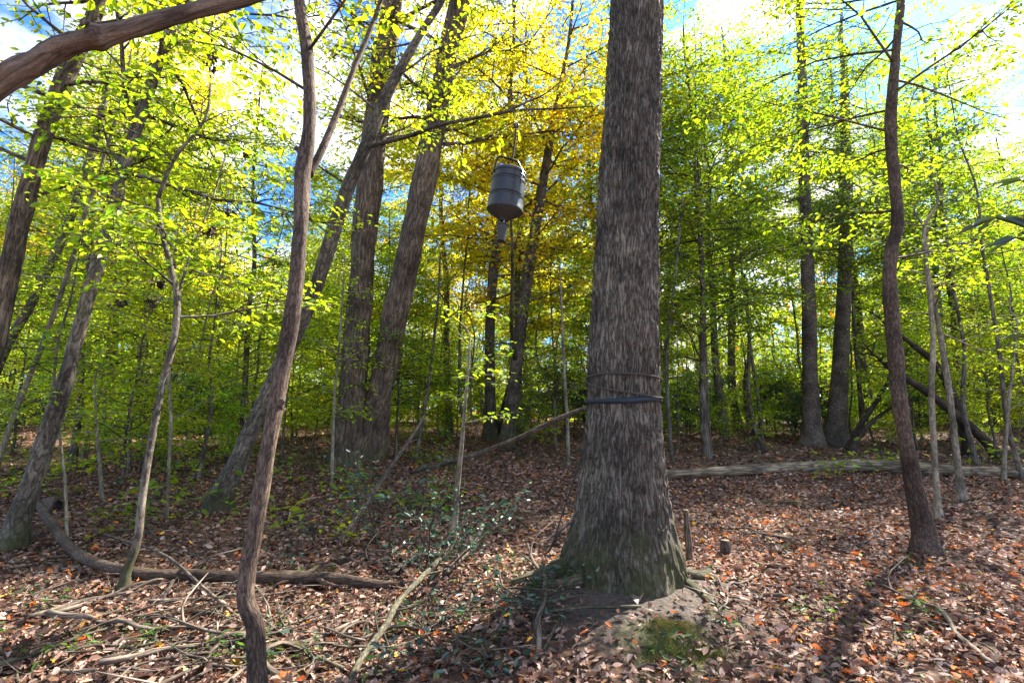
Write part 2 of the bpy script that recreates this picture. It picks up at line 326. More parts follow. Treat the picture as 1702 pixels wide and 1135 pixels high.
# ------------------------------------------------------------------ the big trunk
def vnoise(u, v, nu, nv, seed):
    g = np.random.default_rng(seed); lat = g.random((nv + 2, nu))
    u = (u % 1.0) * nu; v = np.clip(v, 0, 1) * nv; iu = np.floor(u).astype(int); iv = np.floor(v).astype(int)
    fu = u - iu; fv = v - iv; fu = fu * fu * (3 - 2 * fu); fv = fv * fv * (3 - 2 * fv)
    a = lat[iv, iu % nu]; b = lat[iv, (iu + 1) % nu]; c = lat[np.minimum(iv + 1, nv + 1), iu % nu]; d = lat[np.minimum(iv + 1, nv + 1), (iu + 1) % nu]
    return (a * (1 - fu) + b * fu) * (1 - fv) + (c * (1 - fu) + d * fu) * fv
def main_axis(z):
    """centre and radius of the trunk at height z, from edges read off the photograph"""
    return mx_x(z), TY + 0.012 * z, mr_(z)
_edges = [(0, 1018, 1100), (150, 1008, 1097), (300, 996, 1093), (430, 989, 1092), (560, 982, 1092), (660, 978, 1093), (780, 968, 1101), (860, 957, 1113), (915, 945, 1125)]
_t = []
for py, l_, r_ in _edges:
    Yc = TY
    for _ in range(4):
        a = P(l_, py, Yc); b_ = P(r_, py, Yc); Yc = TY + .012 * a[2]
    _t.append((a[2], (a[0] + b_[0]) / 2, (b_[0] - a[0]) / 2))
_t.sort(); _z = np.array([t[0] for t in _t]); _cx = np.array([t[1] for t in _t]); _r = np.array([t[2] for t in _t])
top_sl = (_cx[-1] - _cx[-3]) / (_z[-1] - _z[-3])
_z = np.append(_z, [9, 13, 18]); _cx = np.append(_cx, [_cx[-1] + top_sl * (9 - _z[-4 + 0]) , 0, 0]); 
zt = _t[-1][0]; _cx[-3:] = [_t[-1][1] + top_sl * (q - zt) for q in (9, 13, 18)]
_r = np.append(_r, [_t[-1][2] * .86, _t[-1][2] * .6, _t[-1][2] * .15])
def mx_x(z): return np.interp(z, _z, _cx)
def mr_(z): return np.interp(z, _z, _r)
HB = float(H(TX, TY))
def main_radius(th, z):
    zz = np.maximum(z - HB, 0)
    base = mr_(np.maximum(z, _z[0]))
    fl = 0.02 * np.exp(-zz / .16) * (1 + .9 * np.cos(5 * th + .6) + .5 * np.cos(3 * th - 1))
    left = 0.13 * np.exp(-zz / .17) * np.maximum(np.cos(th - R(178)), 0) ** 5         # root running out to the left
    right = 0.03 * np.exp(-zz / .15) * np.maximum(np.cos(th - R(-35)), 0) ** 4
    ridge = 0.02 * np.exp(-zz / .9) * np.cos(6 * th + 1 + z * .3) + .008 * np.cos(4 * th + z * 1.1)
    return base * (1 + ridge) + fl + left + right
def main_trunk():
    nth = 300; zs = np.concatenate([np.linspace(HB - .45, 6.0, 520), np.linspace(6.05, 18, 40)])
    th = np.arange(nth) / nth * 2 * math.pi; TH, Z = np.meshgrid(th, zs); U = TH / (2 * math.pi); Vv = (Z - zs[0]) / (zs[-1] - zs[0])
    Rr = main_radius(TH, Z)
    warp = (vnoise(U, Vv, 16, 50, 1) - .5) * .035
    n1 = vnoise(U + warp, Vv, 62, 110, 2); n2 = vnoise(U + warp, Vv, 110, 330, 3); n3 = vnoise(U, Vv, 170, 500, 5)
    rid = 1 - np.abs(2 * n1 - 1)
    Rr = Rr + .026 * (rid ** 1.5 - .5) + .014 * (n2 - .5) + .006 * (n3 - .5) + .016 * (vnoise(U, Vv, 9, 30, 8) - .5)
    cx = mx_x(np.maximum(Z, _z[0])); X = cx + Rr * np.cos(TH); Y = TY + .012 * Z + Rr * np.sin(TH)
    v = np.stack([X, Y, Z], -1).reshape(-1, 3); rm = .33
    bp = np.stack([rm * np.cos(TH), rm * np.sin(TH), Z], -1).reshape(-1, 3)
    n = len(zs); i = np.arange(n - 1)[:, None] * nth; j = np.arange(nth)[None]; k = (j + 1) % nth
    q = np.stack([i + j, i + k, i + nth + k, i + nth + j], -1).reshape(-1, 4)
    b = MB(); b.add(v, q, None, bp); return b
base_main = np.array([float(mx_x(HB)), TY, HB])

# ------------------------------------------------------------------ growing things
def shade(n, g, v=.22, hue=.14):
    """each leaf's own colour, relative to its tree's"""
    b = 1 + g.normal(0, v, n).clip(-.55, .6); h = g.normal(0, hue, n)
    return np.stack([b * (1 + h), b, b * (1 - h * .6)], -1).clip(.05, 2.5)
class Grow:
    def __init__(s, seed, leaf=.08, w=.55, dens=1.0, flat=.35, up=0.0, droop=.25, sparse=0.0):
        s.B = MB(); s.limbs = []; s.p = []; s.d = []; s.n = []; s.s = []; s.g = np.random.default_rng(seed)
        s.leaf = leaf; s.w = w; s.dens = dens; s.flat = flat; s.up = up; s.droop = droop; s.sparse = sparse
    def limb(s, pts, rad, sides=8, rough=0.0):
        b = MB(); b.tube(pts, rad, sides, rough=rough); s.limbs.append(b)
    def along(s, pts, both=True, step=.8, start=.15):
        ln = np.linalg.norm(np.diff(pts, axis=0), axis=1).sum(); m = int(ln * s.dens * 2.1 / (s.leaf * step))
        if m < 1: return
        g = s.g
        if s.sparse and g.random() < s.sparse: return
        t = np.linspace(start, 1, m) * (len(pts) - 1); i = np.minimum(t.astype(int), len(pts) - 2); f = (t - i)[:, None]
        p = pts[i] * (1 - f) + pts[i + 1] * f; tg = nrm(pts[i + 1] - pts[i]); side = nrm(np.cross(tg, [0, 0, 1.0]) + 1e-4)
        sg = np.where(np.arange(m) % 2, 1, -1)[:, None]
        d = tg * g.uniform(.4, 1.0, (m, 1)) + side * sg * g.uniform(.6, 1.1, (m, 1)) + g.normal(0, .22, (m, 3)) - np.array([0, 0, 1]) * g.uniform(0, s.droop * 1.6, (m, 1))
        nr = np.array([0, 0, 1.0]) + g.normal(0, s.flat, (m, 3))
        s.p.append(p + g.normal(0, s.leaf * .45, (m, 3))); s.d.append(d); s.n.append(nr); s.s.append(s.leaf * g.uniform(.45, 1.25, m))
    def twig(s, p0, d, L, r):
        g = s.g; mid = p0 + d * L * .5 + g.normal(0, L * .05, 3); end = p0 + d * L + g.normal(0, L * .08, 3) - np.array([0, 0, L * s.droop * .35])
        pts = np.array([p0, mid, end]); s.B.tube(pts[::2], [r, r * .4], 3, cap=False); s.along(pts)
    def spray(s, p0, d, L, r, level=0, leafy=True, nside=None):
        g = s.g; n = 6; pts = [np.asarray(p0, float)]; d = nrm(np.asarray(d, float))
        for i in range(n - 1):
            d = nrm(d + g.normal(0, .12, 3) + np.array([0, 0, s.up * .25 - s.droop * .18 * i / n])); pts.append(pts[-1] + d * L / (n - 1))
        pts = np.array(pts); s.B.tube(pts, np.linspace(r, r * .25, n), 5 if level == 0 else 3, cap=False)
        k = nside or int(max(4, min(15, L / (.17 if L < 2 else .24))))
        for i in range(k):
            t = .18 + .8 * (i + g.random() * .6) / k; x = t * (n - 1); a = min(int(x), n - 2); f = x - a
            q = pts[a] * (1 - f) + pts[a + 1] * f; tg = nrm(pts[a + 1] - pts[a]); side = nrm(np.cross(tg, [0, 0, 1.0]) + 1e-4) * (1 if i % 2 else -1)
            dd = nrm(tg * g.uniform(.5, .9) + side * g.uniform(.5, 1.0) + np.array([0, 0, g.normal(0, .18)]))
            l2 = (L * .52 * (1 - .55 * t) + .08) * g.uniform(.7, 1.2)
            if l2 > .62 and level < 2: s.spray(q, dd, l2, r * .45, level + 1, leafy)
            elif leafy: s.twig(q, dd, l2, r * .3 + .001)
            else: s.B.tube(np.array([q, q + dd * l2 * .5 + g.normal(0, .03 * l2, 3), q + dd * l2]), [r * .3, r * .2, r * .08], 3, cap=False)
        if leafy: s.along(pts[-3:])
        return pts
    def leafmb(s, col=None, keep=1.0, hue=.14, v=.22):
        mb = MB()
        if not s.p: return None
        p = np.vstack(s.p); d = np.vstack(s.d); n = np.vstack(s.n); z = np.concatenate(s.s)
        if keep < 1: k = s.g.random(len(p)) < keep; p, d, n, z = p[k], d[k], n[k], z[k]
        c = shade(len(p), s.g, v, hue)
        mb.leaves(p, d, n, z, s.w, s.g.uniform(.02, .22, len(p)), s.g.uniform(0, .25, len(p)), c); s.count = len(p); return mb

# leaf colours of whole trees (real colours of autumn leaves)
GREEN = (.12, .185, .014); YGREEN = (.21, .28, .014); YELLOW = (.40, .39, .02); GOLD = (.47, .36, .02); ORANGE = (.48, .19, .02); DEEP = (.055, .115, .018); FRESH = (.165, .24, .014)
LEAFCOUNT = [0]
def crown_on(g, axis, zlo, zhi, n, Lfun, r0=.012, az=None, elev=(.0, .45), leafy=True, cone=None):
    """branches leaving a trunk between two heights; axis(z) gives centre and radius"""
    for i in range(n):
        z = zlo + (zhi - zlo) * (i + g.g.random()) / n; c, rr = axis(z)
        a = (i * 2.4 + g.g.normal(0, .4)) if az is None else g.g.uniform(*az)
        e = g.g.uniform(*elev); L = Lfun((z - zlo) / max(zhi - zlo, .01)) * g.g.uniform(.7, 1.2)
        d = np.array([math.cos(a) * math.cos(e), math.sin(a) * math.cos(e), math.sin(e)])
        g.spray(c + d * rr * .5, d, L, min(rr * .5, r0 + L * .007), 0, leafy)
def axis_of(pts, rad):
    zs = pts[:, 2]
    o = np.argsort(zs)
    def f(z): return np.array([np.interp(z, zs[o], pts[o, 0]), np.interp(z, zs[o], pts[o, 1]), z]), float(np.interp(z, zs[o], rad[o]))
    return f
def pxtrunk(path, Y1=None, top=None, nseg=60, base=None, taper=.3, Y0=None):
    """path: (px, py, width px) from the ground up; Y1 = distance of the last one; top = height at which the stem ends"""
    b = G(path[0][0], path[0][1]) if base is None and Y0 is None else (base if base is not None else P(path[0][0], path[0][1], Y0))
    y0 = b[1]; Y1 = y0 if Y1 is None else Y1; pts = [b]; rad = [wr(path[0][2], b)]
    zs = np.array([CY - p_[1] for p_ in path]); s = (zs - zs[0]) / (zs[-1] - zs[0])
    for (px, py, w), t in list(zip(path, s))[1:]:
        q = P(px, py, y0 + (Y1 - y0) * t); pts.append(q); rad.append(wr(w, q))
    if top:
        d = pts[-1] - pts[-2]; d = d / d[2]; dz = top - pts[-1][2]
        d = d * .6 + np.array([0, 0, .4]); r1 = rad[-1]
        if dz > .5:
            for k in (.33, .66, 1): pts.append(pts[-1] + d * dz * .33 + rng.normal(0, .08, 3) * [1, 1, 0]); rad.append(r1 * (1 - (1 - taper) * k))
    pts = np.array(pts); rad = np.array(rad)
    P_ = catmull(pts, nseg); R_ = catmull(np.stack([rad, rad, rad], -1), nseg)[:, 0]
    return P_, np.maximum(R_, .002), b
def sink(pts, rad, depth=.25, flare=1.5):
    d = nrm(pts[1] - pts[0]); p = np.vstack([pts[0] - d * depth, pts]); r = np.concatenate([[rad[0] * flare * 1.1], rad])
    s = np.concatenate([[0], np.cumsum(np.linalg.norm(np.diff(p, axis=0), axis=1))]); r = r * (1 + (flare - 1) * np.exp(-np.maximum(s - depth, 0) / (rad[0] * 2.2 + .02)) * (s > 0)); r[0] = r[1]
    return p, r
def make_tree(name, label, cat, path, bark_, Y1=None, top=None, sides=18, grow=None, leafcol=GREEN, lm='leaf', rough=.03, group=None, flare=1.35, extra=None, keep=1.0, nseg=60, base=None, Y0=None, hue=.14):
    pts, rad, b = pxtrunk(path, Y1, top, nseg, base=base, Y0=Y0); root = empty(name, b, label, cat, group)
    tp, tr = sink(pts, rad, flare=flare); mb = MB(); mb.tube(tp, tr, sides, rough=rough * (1.7 if sides >= 20 else 1), seed=int(path[0][0]))
    t = mb.build('trunk', M[bark_], root, b)
    if 20 <= sides < 28:
        q = np.random.default_rng(int(abs(path[0][0])) + 77)
        for k in range(6):
            i = int(q.uniform(.12, .7) * len(pts)); c_ = pts[i]; r_ = rad[i]; a = q.uniform(0, 6.28); d_ = np.array([math.cos(a), math.sin(a), q.uniform(.2, .9)]); d_ = d_ / np.linalg.norm(d_); L_ = q.choice([.015, .03, .05]); w_ = r_ * q.uniform(.28, .45)
            e = c_ + d_ * (r_ * 1.0); sb = MB(); sb.tube(np.array([c_ + d_ * r_ * .3, c_ + d_ * r_ * .8, e, e + d_ * L_ * .5 + [0, 0, L_ * .1], e + d_ * L_]), [w_ * 2.0, w_ * 1.6, w_ * 1.05, w_ * .8, w_ * .5], 9, rough=.08, seed=k); sb.build('branch_stub', M[bark_], root, b)
    ax = axis_of(pts, rad)
    if grow or extra:
        g = grow if isinstance(grow, Grow) else Grow(int(abs(path[0][0])) + 3)
        if extra: extra(g, ax, pts, rad)
        if g.B.n: tag(g.B.build('branches', M[bark_], root, b), kind='stuff')
        for lb_ in g.limbs: lb_.build('limb', M[bark_], root, b)
        lm_ = g.leafmb(keep=keep, hue=hue)
        if lm_: c = tag(lm_.build('crown', M[lm], root, b, smooth=False), kind='stuff'); c.color = (*leafcol, 1); LEAFCOUNT[0] += g.count
    return root, pts, rad

# big oak
oak = empty('oak_tree', base_main, 'massive grey trunk with a strap tied round it, standing on a bare mound', 'tree')
main_trunk().build('trunk', M['bark_main'], oak, base_main)
g = Grow(5, leaf=.11, w=.6, dens=.8, flat=.5)
crown_on(g, lambda z: (np.array([float(mx_x(z)), TY + .012 * z, z]), float(mr_(z))), 7.6, 16, 13, lambda t: 3.6 - 1.6 * t, .04, elev=(.2, .8))
tag(g.B.build('branches', M['bark_far'], oak, base_main), kind='stuff'); c = tag(g.leafmb(keep=.55).build('crown', M['leaf'], oak, base_main, smooth=False), kind='stuff'); c.color = (*YGREEN, 1)
# surface roots of the oak
def ground_path(pts, lift):
    pts = np.array(pts, float); pts[:, 2] = H(pts[:, 0], pts[:, 1]) + lift; return pts
for k, (a, L, r) in enumerate([(182, .85, .07), (200, .8, .045), (-25, .6, .04), (160, .9, .05), (20, .9, .05)]):
    t = np.linspace(0, 1, 12); a_ = R(a) + .25 * np.sin(t * 4 + k); rr = .40 + L * t
    p = np.stack([base_main[0] + rr * np.cos(a_), TY + rr * np.sin(a_), t * 0], -1); p[:, 2] = H(p[:, 0], p[:, 1]) + r * (.35 - 1.1 * t ** 1.5)
    mb = MB(); mb.tube(p, r * (1.3 - .8 * t), 10, rough=.08, seed=k); mb.build('root', M['bark_main'], oak, base_main)

# ------------------------------------------------------------------ rope, strap and cord on the oak
def ring(zfun, off, n=160, th0=0, th1=2 * math.pi):
    th = np.linspace(th0, th1, n); z = zfun(th); r = main_radius(th, z) + off
    return np.stack([mx_x(z) + r * np.cos(th), TY + .012 * z + r * np.sin(th), z], -1), th
def zat(py, px=1036):
    return P(px, py, TY - .33)[2]
def build_strap():
    z0 = zat(662)
    zf = lambda th: z0 - .028 + .022 * np.sin(-th) + .012 * np.cos(th * 2 + .8)
    p, th = ring(zf, .016); out = np.stack([np.cos(th), np.sin(th), 0 * th], -1); hw = .021; tk = .003
    hw = hw * (1 + .25 * np.sin(th * 3))[:, None]; up = np.array([0, 0, 1.0]) + .15 * out * np.sin(th * 5)[:, None]
    v = np.stack([p + up * hw - out * tk, p + up * hw + out * tk, p + up * 0 + out * (tk + .003), p - up * hw + out * tk, p - up * hw - out * tk], 1).reshape(-1, 3)
    i = np.arange(len(p) - 1)[:, None] * 5; j = np.arange(5)[None]; k = (j + 1) % 5
    b = MB(); b.add(v, np.stack([i + j, i + k, i + 5 + k, i + 5 + j], -1).reshape(-1, 4))
    o = b.build('strap', M['strap'], None, tuple(p[0])); tag(o, 'dark blue webbing strap cinched round the big trunk below the rope', 'strap')
build_strap()
def rope_from(name, pts, r, mat, label, cat, pitch=.035):
    s = np.concatenate([[0], np.cumsum(np.linalg.norm(np.diff(pts, axis=0), axis=1))]); n = int(s[-1] / (pitch / 8)) + 2
    t = np.linspace(0, s[-1], n); p = np.stack([np.interp(t, s, pts[:, k]) for k in range(3)], -1)
    tg = nrm(np.gradient(p, axis=0)); a = nrm(np.cross(tg, [0.1, 0.3, 1.0])); b_ = np.cross(tg, a); ro = None; root = empty(name, p[0], label, cat)
    for k in range(2):
        ph = t / pitch * 2 * math.pi + k * math.pi; q = p + r * .75 * (np.cos(ph)[:, None] * a + np.sin(ph)[:, None] * b_)
        m = MB(); m.tube(q, r * .85, 5); m.build('strand', M[mat], root, p[0])
    return root
zr1, zr2, zs2 = zat(620), zat(641, 985), zat(655)
p1, _ = ring(lambda th: zr1 - .03 + .028 * np.sin(-th) - .02 * np.cos(th), .020, 150, R(10), R(375))
p2, _ = ring(lambda th: (lambda u: zr1 - .02 - (zr1 - zs2 + .005) * np.clip(u, 0, 1) ** .6 + .0 * u)(np.clip((th - R(175)) / R(140), 0, 1)), .022, 120, R(150), R(355))
rope_from('twisted_rope', np.vstack([p1]), .0062, 'rope', 'upper turn of twisted brown rope running level round the big trunk', 'rope')
rope_from('twisted_rope', np.vstack([p2]), .0062, 'rope', 'lower turn of twisted rope slanting down to the blue strap', 'rope')
a = P(985, 770, TY - .35); b_ = G(905, 925); mid = P(950, 855, TY - .45)
rope_from('dark_cord', catmull([P(972, 745, TY - .12), mid + [-.06, 0, .04], P(918, 905, TY - .45), b_ + [0, 0, .01], G(880, 960) + [0, 0, .015]], 40), .005, 'cord', 'thin dark cord hanging down the left foot of the big trunk', 'cord')

# ------------------------------------------------------------------ trunks read off the photograph
def L_const(v): return lambda t: v * (1 - .35 * t)
# curved brown trunk in the left foreground (goes out of the bottom of the picture)
def ex_B(g, ax, pts, rad):
    f = catmull([P(513, 292, 3.15), P(532, 255, 3.2), P(560, 190, 3.3), P(590, 110, 3.4), P(625, 25, 3.5), P(660, -90, 3.7)], 30)
    g.limb(f, np.linspace(wr(15, f[0]), wr(6, f[-1]), 30), 10, rough=.03)
    for k in range(3): g.spray(f[22 + k * 2], [rng.normal(0, .6), -.2, .3], .8, .008, nside=6)
    for (z, d, L) in [(3.6, (-.8, .15, .4), 1.6), (3.9, (.5, -.5, .3), 1.3), (4.4, (-.9, .3, .3), 1.7), (4.8, (.3, -.2, .2), 1.5), (5.1, (.8, .4, .2), 1.6)]:
        c_, r_ = ax(z); g.spray(c_, d, L, .011)
make_tree('slender_tree', 'slender dark brown trunk with a bend and a fork, nearest the camera on the left', 'tree',
    [(432, 1190, 34), (425, 1080, 32), (424, 1040, 31), (408, 990, 33), (420, 900, 28), (437, 800, 28), (455, 690, 28), (478, 570, 28), (492, 470, 26), (500, 370, 26), (503, 290, 27), (512, 230, 23), (515, 160, 22), (508, 70, 20), (497, 0, 18), (480, -150, 14)],
    'bark_brown', Y1=3.2, top=5.6, extra=ex_B, grow=Grow(21, leaf=.085, w=.55, dens=.7), leafcol=YGREEN, keep=.8, nseg=110, sides=24, Y0=2.75)
def ex_C(g, ax, pts, rad):
    f = catmull([P(612, 244, 7.7), P(680, 226, 7.3), P(735, 207, 6.8), P(800, 195, 6.5), P(858, 184, 6.2), P(925, 181, 5.8), P(985, 177, 5.4)], 40)
    g.limb(f, np.linspace(wr(8, f[0]), wr(2.2, f[-1]), 40), 8, rough=.04)
    f2 = catmull([f[24], P(880, 168, 6.2), P(905, 157, 6.2), P(940, 130, 6.3)], 10); g.limb(f2, np.linspace(.018, .006, 10), 5)
    for k in (8, 14, 20, 29, 34): g.spray(f[k], [rng.normal(0, .5), rng.normal(0, .4), -.15], .7, .006, nside=5)
    for (z, d, L) in [(5.2, (-.8, .1, .5), 1.8), (6.0, (.6, .3, .4), 1.8), (6.4, (-.6, -.6, .3), 1.6), (7, (.7, -.5, .3), 1.8), (7.6, (-.7, .5, .4), 2)]:
        c_, r_ = ax(z); g.spray(c_, d, L, .02)
make_tree('leaning_tree', 'grey trunk leaning right across the picture from a mossy foot', 'tree',
    [(362, 850, 44), (372, 815, 38), (400, 755, 32), (432, 685, 29), (475, 590, 28), (520, 490, 25), (550, 400, 24), (575, 320, 23), (610, 240, 22), (635, 175, 19), (665, 115, 16), (700, 55, 13), (735, 0, 11)],
    'bark_grey', Y1=7.6, top=9.5, extra=ex_C, grow=Grow(31, leaf=.085, dens=.7), leafcol=YGREEN, keep=1, nseg=90, sides=22)
def ex_D(g, ax, pts, rad): crown_on(g, ax, 7.5, 17, 17, lambda t: 3.2 - 1.5 * t, .03, elev=(.2, .9))
make_tree('forest_tree', 'straight thick trunk, left one of the joined pair in the middle distance', 'tree',
    [(578, 768, 54), (582, 700, 47), (590, 600, 44), (598, 500, 42), (605, 400, 42), (615, 300, 42), (625, 200, 42), (638, 100, 38), (652, 0, 34)], 'bark_plate', Y1=11.0, top=18, extra=ex_D, grow=Grow(41, leaf=.12, dens=.6, flat=.5), leafcol=YGREEN, nseg=80, sides=28, keep=.85)
make_tree('forest_tree', 'thick sunlit trunk leaning right, right one of the joined pair in the middle distance', 'tree',
    [(614, 764, 52), (622, 700, 46), (638, 620, 42), (658, 520, 42), (680, 420, 42), (703, 310, 40), (722, 210, 37), (742, 100, 34), (762, 10, 32)], 'bark_plate', Y1=10.6, top=18, extra=ex_D, grow=Grow(43, leaf=.12, dens=.6, flat=.5), leafcol=YELLOW, nseg=80, sides=28, keep=.9)
# golden trees behind the feeder
def ex_gold(g, ax, pts, rad): crown_on(g, ax, 5.5, 15.5, 30, lambda t: 3.2 * math.sqrt(max(.08, 1 - t ** 2)), .02, elev=(-.1, .6))
make_tree('maple_tree', 'upright grey maple behind the feeder under golden leaves', 'tree',
    [(815, 732, 24), (815, 690, 19), (814, 560, 17), (820, 450, 16), (830, 380, 14), (842, 280, 12), (850, 200, 11), (848, 150, 8)], 'bark_grey', Y1=14, top=16, extra=ex_gold, grow=Grow(51, leaf=.13, w=.75, dens=.62, flat=.55), leafcol=YELLOW, nseg=60, sides=14, keep=1, hue=.10)
make_tree('maple_tree', 'maple with orange tinted leaves, its trunk leaning right of the feeder', 'tree',
    [(842, 742, 25), (850, 680, 22), (862, 570, 21), (875, 470, 20), (888, 390, 18), (903, 300, 16), (915, 230, 12), (928, 160, 8)], 'bark_grey', Y1=13, top=14.5, extra=lambda g, ax, p, r: crown_on(g, ax, 4.6, 13.5, 26, lambda t: 2.5 * math.sqrt(max(.1, 1 - t ** 2)), .02, elev=(-.1, .5)), grow=Grow(52, leaf=.12, w=.75, dens=.62, flat=.55), leafcol=GOLD, nseg=60, sides=14, keep=1, hue=.15)
make_tree('maple_tree', 'short dark maple stem curving left between the two golden maples', 'tree',
    [(822, 728, 15), (832, 700, 13), (846, 650, 12), (856, 600, 9), (850, 540, 7)], 'bark_grey', Y1=13.6, top=6.5, sides=10, extra=lambda g, ax, p, r: crown_on(g, ax, 3, 6.3, 8, L_const(1.2)), grow=Grow(53, leaf=.1, dens=.6), leafcol=YGREEN, nseg=30)
# two conifers on the right
def ex_hem(s):
    def f(g, ax, pts, rad):
        crown_on(g, ax, 7.4, 18, 44, lambda t: 3.0 * (1 - .6 * t), .016, elev=(-.2, .15))
        g2 = g
        for i in range(9):
            z = 2.4 + i * .4; c_, r_ = ax(z); a = s + i * 2.1; g2.spray(c_, [math.cos(a), math.sin(a), .02], 1.1, .008, 1, leafy=False, nside=4)
    return f
make_tree('conifer_tree', 'straight dark conifer trunk with bare side twigs, left of the two on the right', 'tree',
    [(1350, 742, 40), (1349, 700, 30), (1346, 600, 26), (1344, 500, 24), (1341, 400, 22), (1337, 300, 20), (1335, 200, 18), (1332, 100, 15), (1328, 0, 12)], 'bark_hemlock', top=19, extra=ex_hem(0), grow=Grow(61, leaf=.10, w=.42, dens=1.1, flat=.3, droop=.2), leafcol=(.14, .24, .02), lm='needle', nseg=60, sides=16, keep=.5)
make_tree('conifer_tree', 'dark conifer trunk with a wider foot, right of the two on the right', 'tree',
    [(1388, 738, 46), (1391, 700, 34), (1396, 620, 29), (1401, 520, 26), (1405, 420, 24), (1407, 320, 21), (1405, 220, 18), (1402, 100, 13)], 'bark_hemlock', top=18, extra=ex_hem(1.5), grow=Grow(62, leaf=.10, w=.42, dens=1.1, flat=.3, droop=.2), leafcol=(.14, .24, .02), lm='needle', nseg=60, sides=16, keep=.5)
# curved trunk right
def ex_G(g, ax, pts, rad):
    for (z, d, L) in [(3.9, (-.9, .5, .15), 1.3), (4.5, (.8, .5, .2), 1.7), (4.9, (-.8, .2, .3), 1.8), (5.4, (.6, -.5, .3), 1.9), (5.8, (-.7, -.3, .3), 2.0), (6.4, (.7, .4, .3), 2.1), (6.9, (-.3, .8, .3), 2.0), (3.3, (1, .5, .1), .9), (7.3, (.9, .0, .4), 2), (4.7, (.3, .9, .2), 1.8), (5.2, (-.5, .8, .2), 2), (5.6, (.9, .2, .1), 2), (6.0, (-.9, .3, .1), 2.2), (6.2, (.4, .9, .1), 2.1), (6.7, (-.6, .7, .2), 2.2), (7.0, (.6, -.7, .2), 2), (7.6, (-.9, -.1, .3), 2)]:
        c_, r_ = ax(z); g.spray(c_, d, L, .016)
make_tree('curved_tree', 'reddish brown trunk with gentle S curves, in front of the fallen log', 'tree',
    [(1541, 918, 50), (1534, 880, 38), (1522, 820, 33), (1508, 750, 29), (1496, 670, 28), (1489, 600, 27), (1483, 530, 27), (1478, 460, 26), (1483, 410, 23), (1492, 370, 22), (1488, 310, 22), (1481, 240, 21), (1482, 170, 20), (1488, 100, 17), (1494, 40, 15), (1497, 0, 14)],
    'bark_brown', top=8.2, extra=ex_G, grow=Grow(71, leaf=.085, dens=.75), leafcol=FRESH, nseg=100, sides=24, keep=.85)
def ex_thin(z0, n, L, zt=6):
    def f(g, ax, pts, rad): crown_on(g, ax, z0, zt, n, L_const(L), .006, elev=(-.1, .5))
    return f
make_tree('thin_tree', 'left of two thin pale saplings beside the curved trunk', 'sapling',
    [(1560, 862, 15), (1556, 800, 12), (1551, 720, 11), (1548, 640, 11), (1551, 580, 10), (1546, 500, 9), (1540, 440, 8), (1536, 380, 7)], 'bark_pale', top=5.5, extra=ex_thin(3.2, 8, 1.1, 5.4), grow=Grow(72, leaf=.08, dens=.7), leafcol=FRESH, sides=12)
make_tree('thin_tree', 'right of two thin pale saplings beside the curved trunk, bending left', 'sapling',
    [(1599, 832, 18), (1594, 790, 13), (1586, 720, 12), (1576, 640, 12), (1565, 570, 11), (1556, 520, 8), (1545, 460, 7), (1540, 390, 6)], 'bark_pale', top=5.4, extra=ex_thin(2.8, 10, 1.3, 5.2), grow=Grow(73, leaf=.085, dens=.7), leafcol=YGREEN, sides=12)
# left side
def ex_left(g, ax, pts, rad): crown_on(g, ax, 4.2, 8.5, 14, L_const(2.2), .016, elev=(-.1, .5))
make_tree('leaning_tree', 'thick brown trunk leaning right at the left edge, behind the bare limb', 'tree',
    [(-75, 800, 50), (-40, 680, 44), (-5, 560, 40), (18, 440, 38), (38, 350, 36), (62, 260, 35), (92, 170, 34), (128, 85, 33), (160, 15, 31)], 'bark_plate', Y1=6.3, top=11, extra=ex_left, grow=Grow(81, leaf=.1, dens=.65), leafcol=YGREEN, sides=24, nseg=70, keep=.8, Y0=6.6)
make_tree('leaning_tree', 'grey trunk leaning right with a mossy foot at the left edge', 'tree',
    [(18, 915, 50), (36, 850, 42), (62, 775, 38), (90, 690, 33), (118, 600, 29), (145, 500, 26), (168, 420, 25), (190, 340, 23), (212, 260, 21), (238, 180, 20), (262, 110, 18), (285, 50, 16)], 'bark_grey', Y1=6.0, top=9, extra=ex_left, grow=Grow(82, leaf=.09, dens=.7), leafcol=YGREEN, sides=24, nseg=80, keep=.8)
def ex_crook(g, ax, pts, rad):
    f = catmull([P(262, 330, 4.9), P(280, 285, 4.85), P(300, 250, 4.8), P(330, 215, 4.8), P(345, 185, 4.8), P(350, 130, 4.9), P(345, 70, 5.0), P(360, 20, 5.1)], 30)
    g.limb(f, np.linspace(wr(8, f[0]), wr(3, f[-1]), 30), 7, rough=.05)
    f2 = catmull([P(290, 520, 4.9), P(305, 460, 5), P(325, 400, 5.1), P(350, 340, 5.3), P(375, 260, 5.5)], 20); g.limb(f2, np.linspace(wr(6, f2[0]), wr(2.5, f2[-1]), 20), 6)
    for k in range(4, 30, 2): g.spray(f[k], [rng.normal(0, .8), rng.normal(0, .8), .12], rng.uniform(.7, 1.3), .007)
    for k in range(4, 20, 3): g.spray(f2[k], [rng.normal(0, .8), rng.normal(0, .8), .15], rng.uniform(.7, 1.2), .006)
    crown_on(g, ax, 2.4, 3.6, 8, L_const(1.3), .006, elev=(-.05, .35))
make_tree('crooked_tree', 'crooked thin tree with lichen on its lower stem and leafy upper branches', 'tree',
    [(202, 985, 20), (212, 945, 17), (228, 900, 15), (235, 840, 15), (245, 770, 14), (258, 700, 13), (272, 630, 13), (290, 560, 13), (294, 500, 12), (283, 440, 10), (270, 390, 9), (262, 330, 8)], 'bark_grey', Y1=4.9, top=None, extra=ex_crook, grow=Grow(83, leaf=.082, w=.58, dens=.85, flat=.4), leafcol=FRESH, sides=16, nseg=80)
